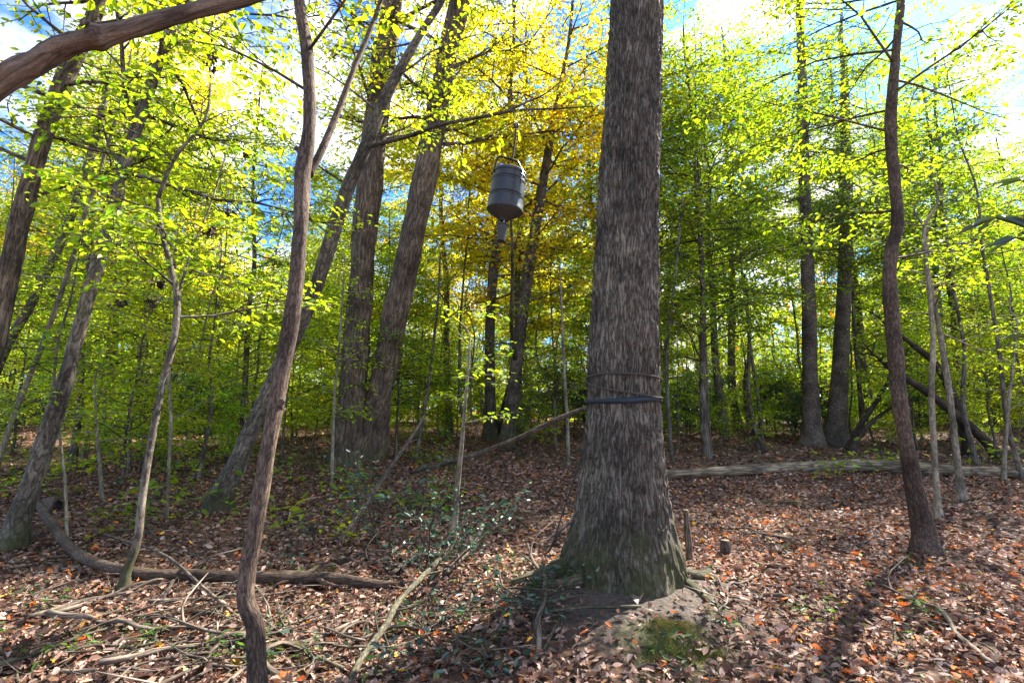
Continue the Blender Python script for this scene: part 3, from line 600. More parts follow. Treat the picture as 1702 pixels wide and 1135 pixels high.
# pale thin leaning stems at the left edge
LS = [([(-20, 790, 12), (20, 700, 11), (60, 600, 11), (90, 520, 10), (120, 430, 9), (150, 330, 8)], 'bark_pale', 8.2, 'pale thin stem leaning right beside the mossy trunk, nearest the left edge'),
      ([(60, 760, 11), (100, 640, 10), (125, 560, 10), (150, 470, 9), (190, 360, 7), (215, 260, 6)], 'bark_grey', 9.5, 'thin grey stem leaning right just behind the mossy left trunk'),
      ([(-60, 700, 22), (0, 600, 20), (60, 490, 18), (110, 380, 17), (150, 260, 15), (185, 120, 13)], 'bark_grey', 11, 'middling grey trunk leaning right far behind the left edge')]
crk = [o for o in COL.objects if o.name.startswith('crooked_tree')][0]; cb = np.array(crk.location); g_ = np.random.default_rng(88)
for (px, py) in [(352, 90), (345, 70), (412, 258), (382, 352), (350, 385), (268, 470), (200, 500), (352, 108), (250, 500)]:
    c_ = P(px, py, 4.85 + g_.normal(0, .15)); b = MB(); n = 16
    b.leaves(c_ + g_.normal(0, .022, (n, 3)), g_.normal(0, .5, (n, 3)) - [0, 0, .8], g_.normal(0, 1, (n, 3)), g_.uniform(.035, .06, n), .5, .5, .5, np.array([.055, .034, .025]) * g_.uniform(.6, 1.4, (n, 1)))
    tag(b.build('dead_leaf_cluster', M['litter'], crk, cb, smooth=False), 'small brown cluster of dead leaves')
for pth, bk, Y, lab in LS:
    make_tree('leaning_sapling', lab, 'tree', pth, bk, Y1=Y, top=8.5, Y0=Y, base=np.array([*P(pth[0][0], pth[0][1], Y)[:2], float(H(*P(pth[0][0], pth[0][1], Y)[:2]))]), extra=ex_thin(3.2, 10, 1.5, 8), grow=Grow(int(Y * 10), leaf=.09, dens=.7), leafcol=YGREEN, sides=12)

# low saplings: (path, distance tweak, colour, label)
SP = [([(752, 905, 13), (757, 850, 11), (762, 790, 9), (768, 730, 7), (775, 650, 5), (780, 560, 4)], 'bark_pale', 'thin pale sapling rising behind the holly tangle', 1.2, 2.7, 6),
      ([(945, 775, 7), (943, 700, 6), (938, 620, 5), (934, 520, 4), (930, 440, 3)], 'bark_pale', 'thin sapling just left of the big trunk', 1.8, 4.2, 9),
      ([(277, 862, 7), (280, 790, 6), (284, 700, 6), (282, 600, 5), (300, 480, 4)], 'bark_pale', 'thin straight sapling behind the crooked tree', 1.4, 4.4, 10),
      ([(551, 812, 6), (553, 740, 6), (556, 660, 5), (565, 560, 4), (572, 450, 3)], 'bark_pale', 'thin pale sapling in front of the joined pair of trunks', 1.5, 4.6, 11),
      ([(112, 905, 7), (108, 800, 6), (100, 720, 5), (108, 640, 4)], 'bark_pale', 'short wispy sapling right of the mossy left trunk', 1.2, 2.9, 6),
      ([(1268, 745, 8), (1262, 680, 7), (1245, 560, 6), (1240, 470, 5)], 'bark_grey', 'dark thin sapling left of the two conifers', 1.8, 6.5, 14),
      ([(690, 770, 7), (702, 700, 6), (716, 610, 5), (728, 500, 4), (732, 420, 3)], 'bark_grey', 'thin dark sapling right of the joined pair of trunks', 1.6, 5.8, 14),
      ([(1118, 770, 8), (1112, 700, 7), (1108, 590, 6), (1120, 480, 5), (1135, 330, 4)], 'bark_grey', 'thin sapling close on the right of the big trunk', 2.2, 7.0, 14),
      ([(400, 800, 6), (420, 740, 5), (455, 640, 4), (500, 560, 3)], 'bark_pale', 'thin pale sapling between the two left hand trunks', 1.6, 4.2, 8)]
for i, (pth, bk, lab, zl, zt, n) in enumerate(SP):
    make_tree('sapling', lab, 'sapling', pth, bk, top=zt + .3, extra=ex_thin(zl, n, .9, zt), grow=Grow(100 + i, leaf=.085, dens=.75, flat=.3), leafcol=[FRESH, YGREEN, YGREEN, FRESH][i % 4], sides=8, nseg=40, flare=1.15)

# low leafy branches of green beech at the left, at eye height
make_tree('beech_sapling', 'low beech sapling with flat sprays of bright green leaves behind the crooked tree', 'sapling',
    [(170, 830, 8), (165, 760, 7), (160, 700, 5), (158, 640, 4)], 'bark_pale', top=2.6, extra=ex_thin(.95, 8, 1.0, 2.4), grow=Grow(131, leaf=.085, dens=.9, flat=.2), leafcol=FRESH, sides=8, nseg=30)
make_tree('beech_sapling', 'leafy yellow green beech sapling right of the curved trunk', 'sapling',
    [(1668, 800, 9), (1672, 720, 8), (1680, 640, 6), (1690, 540, 5)], 'bark_pale', top=4.4, extra=ex_thin(1.6, 12, 1.2, 4.2), grow=Grow(132, leaf=.095, dens=.9, flat=.25), leafcol=YGREEN, sides=8, nseg=30)

NB = [((60, 850), 5.2, 1.3, 14, 1.5, FRESH, 'leafy sapling right of the mossy left trunk, yellow green'), ((330, 800), 6.5, 1.8, 16, 1.7, YGREEN, 'leafy yellow green sapling between the crooked tree and the nearest trunk'),
      ((-60, 860), 5.5, 1.8, 14, 1.6, GREEN, 'leafy green sapling reaching in at the left edge'), ((470, 770), 5.8, 1.5, 14, 1.5, FRESH, 'leafy sapling in the gap behind the leaning grey trunk'),
      ((215, 780), 7.5, 3.0, 16, 1.9, YGREEN, 'tall leafy sapling behind the crooked tree'), ((520, 760), 3.2, .9, 10, 1.1, GREEN, 'low green sapling left of the joined pair of trunks'),
      ((1180, 760), 14, 4.5, 36, 2.3, FRESH, 'slender green maple just right of the big trunk'), ((1262, 750), 15, 5.0, 36, 2.4, FRESH, 'slender green maple left of the conifers'),
      ((1508, 752), 14, 4.6, 34, 2.2, FRESH, 'slender leafy maple rising just behind the curved trunk'), ((1625, 775), 11.5, 3.0, 28, 2.0, FRESH, 'leafy green tree behind the two thin pale saplings'),
      ((1720, 775), 7.5, 2.4, 18, 1.9, YGREEN, 'leafy yellow green tree at the right edge'), ((730, 728), 6.0, 1.5, 14, 1.5, FRESH, 'leafy sapling left of the maples behind the feeder'), ((968, 728), 5.5, 1.4, 12, 1.3, YGREEN, 'leafy sapling just left of the big trunk in the middle distance')]
NB += [((1700, 800), 10.5, 4.6, 30, 2.2, GREEN, 'slender green tree close to the right edge')]
for i, ((px, py), Ht, zl, n, Lm, col_, lab) in enumerate(NB):
    b0 = G(px, py); g_ = np.random.default_rng(700 + i); nn = 9; pts = b0 + np.stack([np.cumsum(g_.normal(0, .07, nn)), np.cumsum(g_.normal(0, .07, nn)), np.linspace(0, Ht, nn)], -1); pts[0] = b0
    p = catmull(pts, 40); rr = np.linspace(.012 + Ht * .0038, .005, 40); root = empty('slim_tree' if Ht > 7 else 'sapling', b0, lab, 'tree' if Ht > 7 else 'sapling'); tp, tr_ = sink(p, rr, .2, 1.3); mb = MB(); mb.tube(tp, tr_, 10, rough=.03, seed=i); mb.build('trunk', M['bark_far'], root, b0)
    g = Grow(720 + i, leaf=.085 if Ht < 10 else .105, dens=.62 if Ht < 10 else .5, flat=.4); crown_on(g, axis_of(p, rr), b0[2] + zl, b0[2] + Ht * .97, n, L_const(Lm), .006, elev=(-.1, .5)); tag(g.B.build('branches', M['twig'], root, b0), kind='stuff')
    c = tag(g.leafmb(keep=.75).build('crown', M['leaf'], root, b0, smooth=False), kind='stuff'); c.color = (*col_, 1)

# bare limb across the top left corner: a dead leaning stem rooted outside the picture
lp = [P(-420, 420, 1.62), P(-200, 285, 1.7), P(0, 138, 1.75), P(60, 104, 1.77), P(110, 76, 1.78), P(165, 62, 1.8), P(230, 45, 1.84), P(300, 24, 1.9), P(400, 0, 2.0), P(520, -30, 2.15), P(700, -60, 2.4)]
lb = np.array([lp[0][0] - 1.2, 1.5, float(H(lp[0][0] - 1.2, 1.5)) - .1]); lp = np.array([lb, (lb + lp[0]) / 2 + [0, 0, -.1]] + lp)
Lp = catmull(lp, 160); sL = np.linspace(0, 1, 160); wL = [0, 0, 0, 72, 62, 52, 44, 40, 38, 33, 26, 20, 14]; rk = [.062, .058] + [wr(w_, q_) for w_, q_ in zip([62, 60, 56, 50, 44, 40, 36, 31, 26, 18, 12], lp[2:])]; rL = np.interp(sL, np.linspace(0, 1, len(rk)), rk)
ik = int(np.argmin(np.linalg.norm(Lp - P(160, 62, 1.8), axis=1))); bump_ = .011 * np.exp(-((np.arange(160) - ik) / 2.5) ** 2); rL = rL + bump_
limb = MB(); limb.tube(Lp, rL, 24, rough=.04, seed=4)
kn = Lp[ik] + np.array([-.012, -.042, .022])
lo = empty('bare_limb', lb, 'bare brown limb with a knot slanting across the top left corner', 'branch')
limb.build('stem', M['wood_bare'], lo, lb)
k_ = MB(); t = np.linspace(0, 1, 6); k_.tube(np.stack([kn + (np.array([-.35, -.8, .5]) * x * .02) for x in t]), [.020, .019, .016, .012, .008, .004], 12, rough=.08); k_.build('knot', M['wood_bare'], lo, lb)

# ------------------------------------------------------------------ hanging feeder
FD = P(843, 318, 6.2); dcf = FD[1] * cp + (FD[2] - 1.5) * sp; U_ = dcf / F_PX      # metres per picture unit there
fr_ = empty('game_feeder', FD, 'dark barrel shaped feeder with a funnel hanging from a cord among the leaves', 'feeder'); fr_.rotation_euler = (R(2), R(6.5), R(20))
def lathe(prof, n=48):
    prof = np.array(prof, float); th = np.arange(n) * 2 * math.pi / n; m = len(prof)
    v = np.stack([prof[:, 0][:, None] * np.cos(th), prof[:, 0][:, None] * np.sin(th), np.broadcast_to(prof[:, 1][:, None], (m, n))], -1).reshape(-1, 3)
    i = np.arange(m - 1)[:, None] * n; j = np.arange(n)[None]; k = (j + 1) % n
    b = MB(); b.add(v, np.stack([i + j, i + k, i + n + k, i + n + j], -1).reshape(-1, 4)); return b
rb = 29.5 * U_; hb = 35 * U_
def part(mb, name, mat, par=fr_, smooth=True): return mb.build(name, M[mat], par, (0, 0, 0), smooth)
def edge_split(o, ang=35):
    me = o.data
    bpy.context.view_layer.objects.active = o
    try: me.set_sharp_from_angle(angle=R(ang))
    except Exception: pass
rt = rb * .93
prof = [(rb * 1.02, -hb), (rb * 1.03, -hb + .012), (rb * 1.0, -hb + .03), (rb * .985, -hb * .42), (rb * 1.005, -hb * .40), (rb * 1.005, -hb * .35), (rb * .965, -hb * .335), (rb * .965, -hb * .28), (rb * .985, -hb * .26),
        (rb * .965, hb * .36), (rb * .985, hb * .38), (rb * .985, hb * .44), (rb * .94, hb * .455), (rb * .94, hb * .50), (rb * .955, hb * .52), (rt * .985, hb * .80)]
o = part(lathe(prof), 'drum', 'plastic'); edge_split(o)
o = part(lathe([(rt * .985, hb * .80), (rt * 1.02, hb * .81), (rt * 1.02, hb * .93), (rt * .97, hb * .97), (rt * .8, hb * 1.0), (rt * .78, hb * 1.02), (0.001, hb * 1.03)]), 'lid', 'plastic'); edge_split(o)
o = part(lathe([(rb * 1.02, -hb), (rb * .9, -hb * 1.09), (rb * .45, -hb * 1.35), (rb * .25, -hb * 1.46), (rb * .23, -hb * 1.50), (0.001, -hb * 1.50)]), 'funnel', 'plastic_low'); edge_split(o)
for z in (.47, -.31):
    th = np.linspace(0, 2 * math.pi, 60); b = MB(); b.tube(np.stack([rb * .955 * np.cos(th), rb * .955 * np.sin(th), th * 0 + hb * z], -1), .006, 6); part(b, 'groove_ring', 'black_metal')
zc = -hb * 1.78
o = part(lathe([(0.001, zc + .03), (rb * .30, zc + .03), (rb * .33, zc + .035), (rb * .34, zc + .02), (rb * .30, zc + .012), (rb * .21, zc - hb * .62), (rb * .24, zc - hb * .63), (rb * .23, zc - hb * .70), (0.001, zc - hb * .70)]), 'spinner_cup', 'plastic_low'); edge_split(o)
for a in (0.6, 2.7, 4.6):
    b = MB(); b.tube([[rb * .2 * math.cos(a), rb * .2 * math.sin(a), -hb * 1.45], [rb * .2 * math.cos(a), rb * .2 * math.sin(a), zc + .03]], .006, 6); part(b, 'hanger_rod', 'metal')
b = MB(); b.tube(catmull([[-rt * .97, -.02, hb * .75], [-rt * .97, -.02, hb * 1.0], [-rt * .85, -.0, hb * 1.5], [-rt * .6, 0, hb * 1.62], [rt * .25, 0, hb * 1.62], [rt * .5, 0, hb * 1.52], [rt * .93, 0, hb * 1.02], [rt * .97, -.02, hb * .8]], 40), .015, 8); hd = part(b, 'handle', 'black_metal')
for s_ in (-1, 1):
    b = MB(); b.tube([[s_ * rt * .95, -.02, hb * .78], [s_ * rt * 1.07, -.02, hb * .78]], .02, 10); part(b, 'handle_bolt', 'black_metal')
a = R(-62); cx_, cy_ = math.cos(a), math.sin(a)
b = MB(); b.tube([[rb * 1.0 * cx_, rb * 1.0 * cy_, hb * .9], [rb * 1.05 * cx_, rb * 1.05 * cy_, hb * .6], [rb * 1.0 * cx_, rb * 1.0 * cy_, hb * .22]], .007, 6); lt = part(b, 'latch', 'metal')
b = MB(); th = np.linspace(a - .1, a + .7, 12); b.tube(np.stack([rt * 1.04 * np.cos(th), rt * 1.04 * np.sin(th), hb * .86 + th * 0], -1), .007, 6); b.tube(np.stack([rt * 1.04 * np.cos(th), rt * 1.04 * np.sin(th), hb * .70 + th * 0], -1), .007, 6); part(b, 'lid_bracket', 'metal')
# cord and pulley
bpy.context.view_layer.update()
htop = np.array(fr_.matrix_world @ Vector((rt * .05, 0, hb * 1.62)))
pul = P(858, 209, 6.2); bt = P(858, 184, 6.2)
rope_from('hanging_cord', catmull([htop, htop * .5 + pul * .5 + [.01, 0, 0], pul], 12), .008, 'cord', 'short dark cord between the feeder handle and the pulley', 'cord')
pr = empty('pulley', pul, 'small round pulley hanging under the thin branch above the feeder', 'pulley')
b = lathe([(.001, -.012), (.03, -.012), (.034, -.009), (.022, 0), (.034, .009), (.03, .012), (.001, .012)], 20); b.v = [np.stack([v[:, 0], v[:, 2], v[:, 1]], -1) for v in b.v]; b.build('wheel', M['black_metal'], pr)
b = MB(); b.tube(np.array([[0, -.016, -.03], [0, -.016, .05], [0, 0, .07], [0, .016, .05], [0, .016, -.03]]), .004, 6); b.build('bracket', M['metal'], pr)
b = MB(); tt = np.linspace(0, 2 * math.pi, 24); b.tube(np.stack([.03 * np.cos(tt), .0 * tt, (bt - pul)[2] - .0 + .03 * np.sin(tt)], -1), .004, 6); b.tube(np.array([[0, 0, .065], [0, 0, (bt - pul)[2] - .028]]), .004, 6); b.build('hook', M['black_metal'], pr)

# ------------------------------------------------------------------ fallen wood
def on_ground(px, r=None, lift=0.0, nseg=40):
    """px: (px, py, width px, extra height) along the floor"""
    pts = []; rad = []
    for q in px:
        g_ = G(q[0], q[1]); rr = wr(q[2], g_); e = q[3] if len(q) > 3 else 0
        pts.append(g_ + [0, 0, rr * .6 + e]); rad.append(rr)
    return catmull(pts, nseg), catmull(np.stack([rad] * 3, -1), nseg)[:, 0]
def stick(name, label, cat, px, mat, sides=10, twigs=0, group=None, nseg=40, rough=.05):
    p, r = on_ground(px, nseg=nseg); b = MB(); b.tube(p, r, sides, rough=rough, seed=int(px[0][0]))
    root = empty(name, p[0], label, cat, group); b.build('stem', M[mat], root, p[0])
    for k in range(twigs):
        i = int(rng.uniform(.2, .95) * (len(p) - 2)); tg = nrm(p[i + 1] - p[i]); sd_ = nrm(np.cross(tg, [0, 0, 1.0])) * rng.choice([-1, 1]); L = rng.uniform(.2, .6)
        e = p[i] + (tg * .6 + sd_ * rng.uniform(.4, 1)) * L + [0, 0, rng.uniform(0, .3) * L]; e[2] = max(e[2], float(H(e[0], e[1])) + .01)
        b = MB(); b.tube(catmull([p[i], (p[i] + e) / 2 + rng.normal(0, .03, 3), e], 8), np.linspace(r[i] * .5, .002, 8), 5, cap=False); b.build('twig', M[mat], root, p[0])
    return root
stick('fallen_log', 'long pale barkless log lying across the floor behind the curved trunk', 'log',
    [(1095, 797, 14, .05), (1180, 794, 17, .06), (1260, 790, 20, .06), (1350, 787, 23, .06), (1430, 784, 25, .06), (1500, 788, 26, .06), (1580, 793, 25, .06), (1650, 795, 24, .06), (1780, 797, 23, .06), (2000, 804, 20, .06)], 'wood_log', 18, 2, nseg=90, rough=.04)
stick('fallen_tree', 'curved fallen brown trunk lying from the mossy left trunk to the holly', 'log',
    [(58, 875, 16, .28), (85, 903, 18, .17), (118, 935, 20, .10), (160, 955, 22, .07), (215, 966, 22, .05), (260, 970, 23, .04), (330, 973, 22, .05), (420, 976, 22, .05), (500, 975, 23, .04), (560, 977, 20, .04), (640, 980, 13, .02), (690, 975, 7, .03)], 'bark_brown', 20, 3, nseg=110, rough=.05)
def pole(name, label, px, mat, Ys, cat='stick', sides=10, group=None, twigs=0):
    p = catmull([P(q[0], q[1], Y) for q, Y in zip(px, Ys)], 40); r = catmull(np.stack([[wr(q[2], P(q[0], q[1], Y)) for q, Y in zip(px, Ys)]] * 3, -1), 40)[:, 0]
    b = MB(); b.tube(p, r, sides, rough=.05, seed=int(px[0][0])); root = empty(name, p[0], label, cat, group); b.build('stem', M[mat], root, p[0])
    for k in range(twigs):
        i = int(rng.uniform(.15, .95) * 38); L = rng.uniform(.2, .5); e = p[i] + rng.normal(0, 1, 3) * L * .5 + [0, 0, L * .3]
        b = MB(); b.tube(catmull([p[i], (p[i] + e) / 2 + rng.normal(0, .03, 3), e], 8), np.linspace(r[i] * .5, .002, 8), 5, cap=False); b.build('twig', M[mat], root, p[0])
    return root
g0 = G(682, 785)
pole('leaning_pole', 'long thin dead pole leaning from the floor against the big trunk', [(682, 785, 6), (760, 765, 7), (850, 733, 8), (920, 700, 8), (978, 676, 7)], 'wood_dead', [g0[1], 7.6, 6.4, 5.4, 4.75], twigs=3)
g0 = G(560, 905)
pole('leaning_pole', 'pale broken pole leaning up against the joined pair of trunks', [(560, 905, 9), (600, 850, 9), (640, 790, 8), (685, 725, 6), (705, 692, 5)], 'wood_dead', [g0[1], g0[1] + .8, g0[1] + 1.7, g0[1] + 2.8, g0[1] + 3.3], twigs=2)
g0 = G(577, 1150)
pole('mossy_stick', 'lichen covered stick lying up out of the bottom edge through the holly', [(575, 1150, 14), (600, 1095, 12), (640, 1040, 11), (662, 1000, 10), (700, 960, 9), (730, 930, 8), (758, 900, 6)], 'wood_mossy', [g0[1], g0[1] + .28, g0[1] + .65, g0[1] + .95, g0[1] + 1.3, g0[1] + 1.65, g0[1] + 2.1], sides=14, twigs=5)
stick('dead_stick', 'pale grey stick crossing under the holly in the sun patch', 'stick', [(740, 965, 10, .05), (790, 925, 11, .12), (800, 905, 10, .2)], 'wood_dead', 10)
stick('dead_stick', 'bent pale root like stick left of the big trunk', 'stick', [(650, 965, 8, .05), (700, 935, 8, .06), (760, 930, 8), (830, 915, 8), (900, 905, 7), (950, 880, 6, .1)], 'wood_dead', 8, 3)
stick('dead_stick', 'long thin stick slanting down behind the nearest left trunk', 'stick', [(130, 880, 5, .02), (200, 905, 5, .05), (270, 945, 5, .12), (330, 995, 6, .1), (400, 1040, 6, .03), (490, 1120, 7, .02)], 'wood_dead', 8, 3)
stick('dead_stick', 'long pale stick lying across the lower left corner', 'stick', [(-20, 1108, 8), (60, 1085, 8), (150, 1060, 8), (240, 1032, 8), (330, 1022, 7), (390, 1015, 6)], 'wood_mossy', 10, 3)
stick('dead_stick', 'straight stick lying below the fallen curved trunk', 'stick', [(95, 1055, 7), (160, 1020, 7), (230, 985, 7), (300, 967, 6)], 'wood_dead', 8, 1)
stick('dead_stick', 'thick dark stick lying from the left edge to the mossy trunk', 'stick', [(-30, 950, 9), (40, 938, 9), (110, 925, 8)], 'wood_dead', 10)
stick('dead_stick', 'pair of pale split branches behind the crooked tree', 'stick', [(145, 850, 7), (180, 835, 7), (230, 812, 6), (270, 800, 4)], 'wood_log', 8, 2)
stick('dead_stick', 'forked grey stick between the fallen curved trunk and the leaning tree', 'stick', [(235, 870, 6, .05), (270, 905, 6), (320, 925, 8), (370, 940, 8), (450, 925, 6), (520, 905, 6), (590, 888, 7)], 'wood_dead', 8, 6)
stick('dead_stick', 'short thick piece of bark coloured wood right of the big trunk', 'stick', [(1262, 942, 9), (1290, 944, 11), (1322, 947, 10)], 'wood_dead', 12)
stick('exposed_root', 'dark root arching out of the bare soil right of the mound', 'root', [(1265, 995, 10, -.01), (1300, 1000, 12, .02), (1330, 1008, 11, .01), (1380, 1028, 8, -.01)], 'bark_brown', 12)
stick('dead_stick', 'long pale stick at the bottom right of the bare mound', 'stick', [(1250, 1075, 8), (1300, 1092, 9), (1360, 1108, 8), (1440, 1130, 7)], 'wood_log', 10, 2)
stick('exposed_root', 'thin root looping over the soil at the bottom edge', 'root', [(1035, 1132, 6), (1060, 1112, 7), (1090, 1108, 7), (1130, 1120, 6)], 'wood_dead', 10)
stick('dead_stick', 'thin straight twig crossing the sunlit floor in front of the log', 'stick', [(1130, 850, 4), (1190, 852, 5), (1250, 857, 5), (1330, 862, 4)], 'wood_dead', 8, 2)
# stumps and cut posts
def post(name, label, px, py, w, hpx, mat, lean=(0, 0), cat='stump'):
    b0 = G(px, py); r = wr(w, b0); h = hpx / F_PX * b0[1]; t = np.linspace(0, 1, 14)[:, None]
    p = b0 - [0, 0, .06] + t * np.array([lean[0], lean[1], h + .06]); rr = r * (1.25 - .3 * t[:, 0]) ; b = MB(); b.tube(p, rr, 14, rough=.07, seed=px)
    root = empty(name, b0, label, cat); b.build('stem', M[mat], root, b0)
    c = MB(); c.tube(np.array([p[-1], p[-1] + [0, 0, .004]]), [rr[-1] * .93, rr[-1] * .9], 14); c.build('cut_face', M['wood_log'], root, b0)
post('cut_stub', 'slim upright dead stub right of the big trunk', 1147, 935, 10, 80, 'wood_dead', (-.02, 0))
post('small_stump', 'small cut stump on the sunlit floor right of the big trunk', 1206, 922, 16, 22, 'wood_dead')
post('cut_stub', 'short broken brown stub among the holly stems', 750, 908, 15, 22, 'bark_brown')
# hollow log end at the left
hb0 = P(84, 805, 8.2); hb0[2] = float(H(hb0[0], hb0[1])) + .09; ro = empty('hollow_log', hb0, 'rotten hollow brown log end behind the mossy left trunk', 'log')
b = MB(); n = 12; th = np.linspace(0, 2 * math.pi, 25)
for k in range(1):
    xs = np.linspace(0, .4, n); ro_, ri = .13, .09; vv = []
    for x in xs: vv.append(np.stack([x * np.cos(.6) + 0 * th[:-1], ro_ * np.cos(th[:-1]) * (1 + .1 * math.sin(x * 9)) - x * .5, ro_ * np.sin(th[:-1]) + .04 * np.sin(x * 4 + th[:-1] * 3)], -1))
    for x in xs[::-1]: vv.append(np.stack([x * np.cos(.6) + 0 * th[:-1], ri * np.cos(th[:-1]) - x * .5, ri * np.sin(th[:-1])], -1))
    m_ = len(vv); v = np.vstack(vv); i = np.arange(m_)[:, None] * 24; j = np.arange(24)[None]; kx = (j + 1) % 24; i2 = ((np.arange(m_) + 1) % m_)[:, None] * 24
    b.add(v, np.stack([i + j, i + kx, i2 + kx, i2 + j], -1).reshape(-1, 4))
o = b.build('shell', M['bark_brown'], ro)
# dark leaning stems right
RT = [([(1520, 575, 12), (1555, 605, 14), (1580, 650, 17), (1600, 700, 19), (1612, 760, 22)], 'dark crooked stem arching down right of the curved trunk'),
      ([(1500, 625, 13), (1545, 655, 15), (1590, 690, 18), (1630, 725, 20), (1665, 765, 23)], 'dark thick stem leaning down to the right behind the thin saplings'),
      ([(1478, 630, 7), (1455, 670, 9), (1425, 715, 11), (1410, 748, 13)], 'dark stem leaning left beside the right conifer'),
      ([(1485, 675, 6), (1450, 700, 8), (1428, 725, 10), (1415, 752, 12)], 'second low dark stem spreading from beside the right conifer'),
      ([(1238, 625, 5), (1240, 680, 7), (1252, 715, 8), (1272, 750, 9)], 'thin dark stem curving beside the laurel bush left of the conifers')]
for i, (pth, lab) in enumerate(RT):
    b0 = G(pth[-1][0], pth[-1][1]); Y = b0[1]
    make_tree('leaning_sapling', lab, 'tree', pth[::-1], 'bark_dark', Y1=Y + .5, top=None, extra=lambda g, ax, p, r: [g.spray(p[-1], nrm(p[-1] - p[-4]), 1.6, r[-1] * .8), g.spray(p[-8], [rng.normal(), rng.normal(), .6], 1.0, .01)], grow=Grow(150 + i, leaf=.1, w=.3, dens=.7), leafcol=DEEP, lm='leaf_gloss', sides=12, nseg=40)
print('big things done', LEAFCOUNT)

# ------------------------------------------------------------------ background forest: variants and copies
def variant(seed, Ht, r, zlo, nb, Lmax, leaf, w=.6, dens=.7, lean=.05, keep=1.0, flat=.4, elev=(-.1, .6), shape='round', sides=9, bare=False):
    g = Grow(seed, leaf=leaf, w=w, dens=dens, flat=flat); q = g.g; n = 12; t = np.linspace(0, 1, n)
    pts = np.stack([np.cumsum(q.normal(0, lean * Ht / n, n)), np.cumsum(q.normal(0, lean * Ht / n, n)), t * Ht], -1); pts[0, :2] = 0; pts[:, :2] -= pts[0, :2]
    rad = r * (1 - .78 * t); ax = axis_of(pts, rad); p = catmull(pts, 26); rr = np.interp(np.linspace(0, 1, 26), t, rad)
    tp, tr = sink(p, rr, .3, 1.3); mb = MB(); mb.tube(tp, tr, sides, rough=.03, seed=seed)
    if shape == 'round': Lf = lambda u: Lmax * math.sqrt(max(.12, 1 - (u * 1.5 - .5) ** 2 * .8))
    elif shape == 'cone': Lf = lambda u: Lmax * (1 - .75 * u)
    else: Lf = lambda u: Lmax * (.7 + .3 * u)
    crown_on(g, ax, zlo, Ht * .97, nb, Lf, .01, elev=elev); 
    k0 = g.B; 
    for a_ in range(0): pass
    tm = mb.mesh('trunk', M['bark_far'], np.zeros(3)); bm_ = k0.mesh('branches', M['twig'], np.zeros(3)); lm_ = g.leafmb(keep=keep).mesh('crown', M['leaf'], np.zeros(3), smooth=False)
    print('variant', seed, 'leaves', g.count); return tm, bm_, lm_
UNDER = [variant(201, 5.0, .035, .7, 36, 1.7, .085, dens=.75, keep=.75), variant(202, 6.5, .045, 1.0, 42, 1.9, .09, dens=.75, keep=.7), variant(203, 8.0, .06, 1.2, 46, 2.1, .095, dens=.7, keep=.6), variant(204, 4.0, .03, .4, 30, 1.4, .08, dens=.9)]
CANOPY = [variant(211, 17, .16, 4.0, 46, 3.1, .165, dens=.55, keep=.85, sides=12, flat=.55), variant(212, 20, .19, 5.5, 50, 3.4, .175, dens=.55, keep=.8, sides=12, flat=.55), variant(213, 14, .11, 2.6, 44, 2.7, .14, dens=.55, keep=.9, sides=10, flat=.5)]
BUSH = [variant(221, 2.0, .03, .25, 40, 1.0, .13, w=.34, dens=1.4, elev=(.2, 1.0), lean=.1), variant(222, 2.8, .035, .3, 44, 1.1, .13, w=.34, dens=1.4, elev=(.1, 1.0), lean=.1)]
FIRST = set()
def plant(var, x, y, s, rz, col, name, label, cat, group, lmat=None, sz=None):
    root = empty(name, (x, y, float(H(x, y)) - .02), label, cat, group); root.scale = (s, s, sz or s); root.rotation_euler = (rng.normal(0, .03), rng.normal(0, .03), rz)
    for nm, me in zip(('trunk', 'branches', 'crown'), var):
        o = bpy.data.objects.new(nm, me); COL.objects.link(o); o.parent = root
        if nm != 'trunk': o['kind'] = 'stuff'
        if nm == 'crown':
            o.color = (*col, 1)
            if lmat: o.material_slots[0].link = 'OBJECT'; o.material_slots[0].material = M[lmat]
    return root
def jitcol(c, a=.12): c = np.array(c) * (1 + rng.normal(0, a)); c[0] *= 1 + rng.normal(0, a); return tuple(c.clip(.005, .9))
def px_of(x, y, z=1.5):
    f = y * cp + (z - 1.5) * sp; return CX + F_PX * x / f
placed = []
ZN = [(-99999, 'at the left edge'), (0, 'left of the crooked tree'), (290, 'left of the nearest left trunk'), (500, 'left of the joined trunks'), (640, 'left of the feeder'), (843, 'left of the strapped trunk'), (1045, 'left of the conifers'), (1340, 'left of the curved trunk'), (1480, 'right of the curved trunk'), (1702, 'beyond the right edge')]
def zone(x, y): p_ = px_of(x, y); return [b for a, b in ZN if a <= p_][-1]
def try_place(n, ymin, ymax, mind, sel, seed):
    g = np.random.default_rng(seed); out = []
    for _ in range(n * 40):
        if len(out) >= n: break
        y = ymin + (ymax - ymin) * g.random() ** .8; x = g.uniform(-1, 1) * (y * 1.08 + 1.0)
        if not sel(x, y, px_of(x, y)): continue
        if any((x - a) ** 2 + (y - b) ** 2 < mind ** 2 for a, b in placed): continue
        placed.append((x, y)); out.append((x, y))
    return out
def min_depth(x, y, px): return not (1290 < px < 1480 and y < 23) and y > (8.2 if px < 400 else 10.8 if px < 720 else 15.0 if px < 1090 else 14.5)
for (x, y) in try_place(98, 8.2, 36, 1.1, min_depth, 1):
    px = px_of(x, y); u = rng.random()
    col = (GREEN if u < .28 else FRESH if u < .6 else YGREEN if u < .93 else YELLOW) if px < 1100 else (FRESH if u < .5 else YGREEN)
    plant(UNDER[int(rng.integers(0, 4))], x, y, rng.uniform(.8, 1.25), rng.uniform(0, 6.28), jitcol(np.array(col) * 1.3), 'understory_tree', 'slender leafy young tree in the back thicket ' + zone(x, y), 'tree', 'young trees of the background thicket')
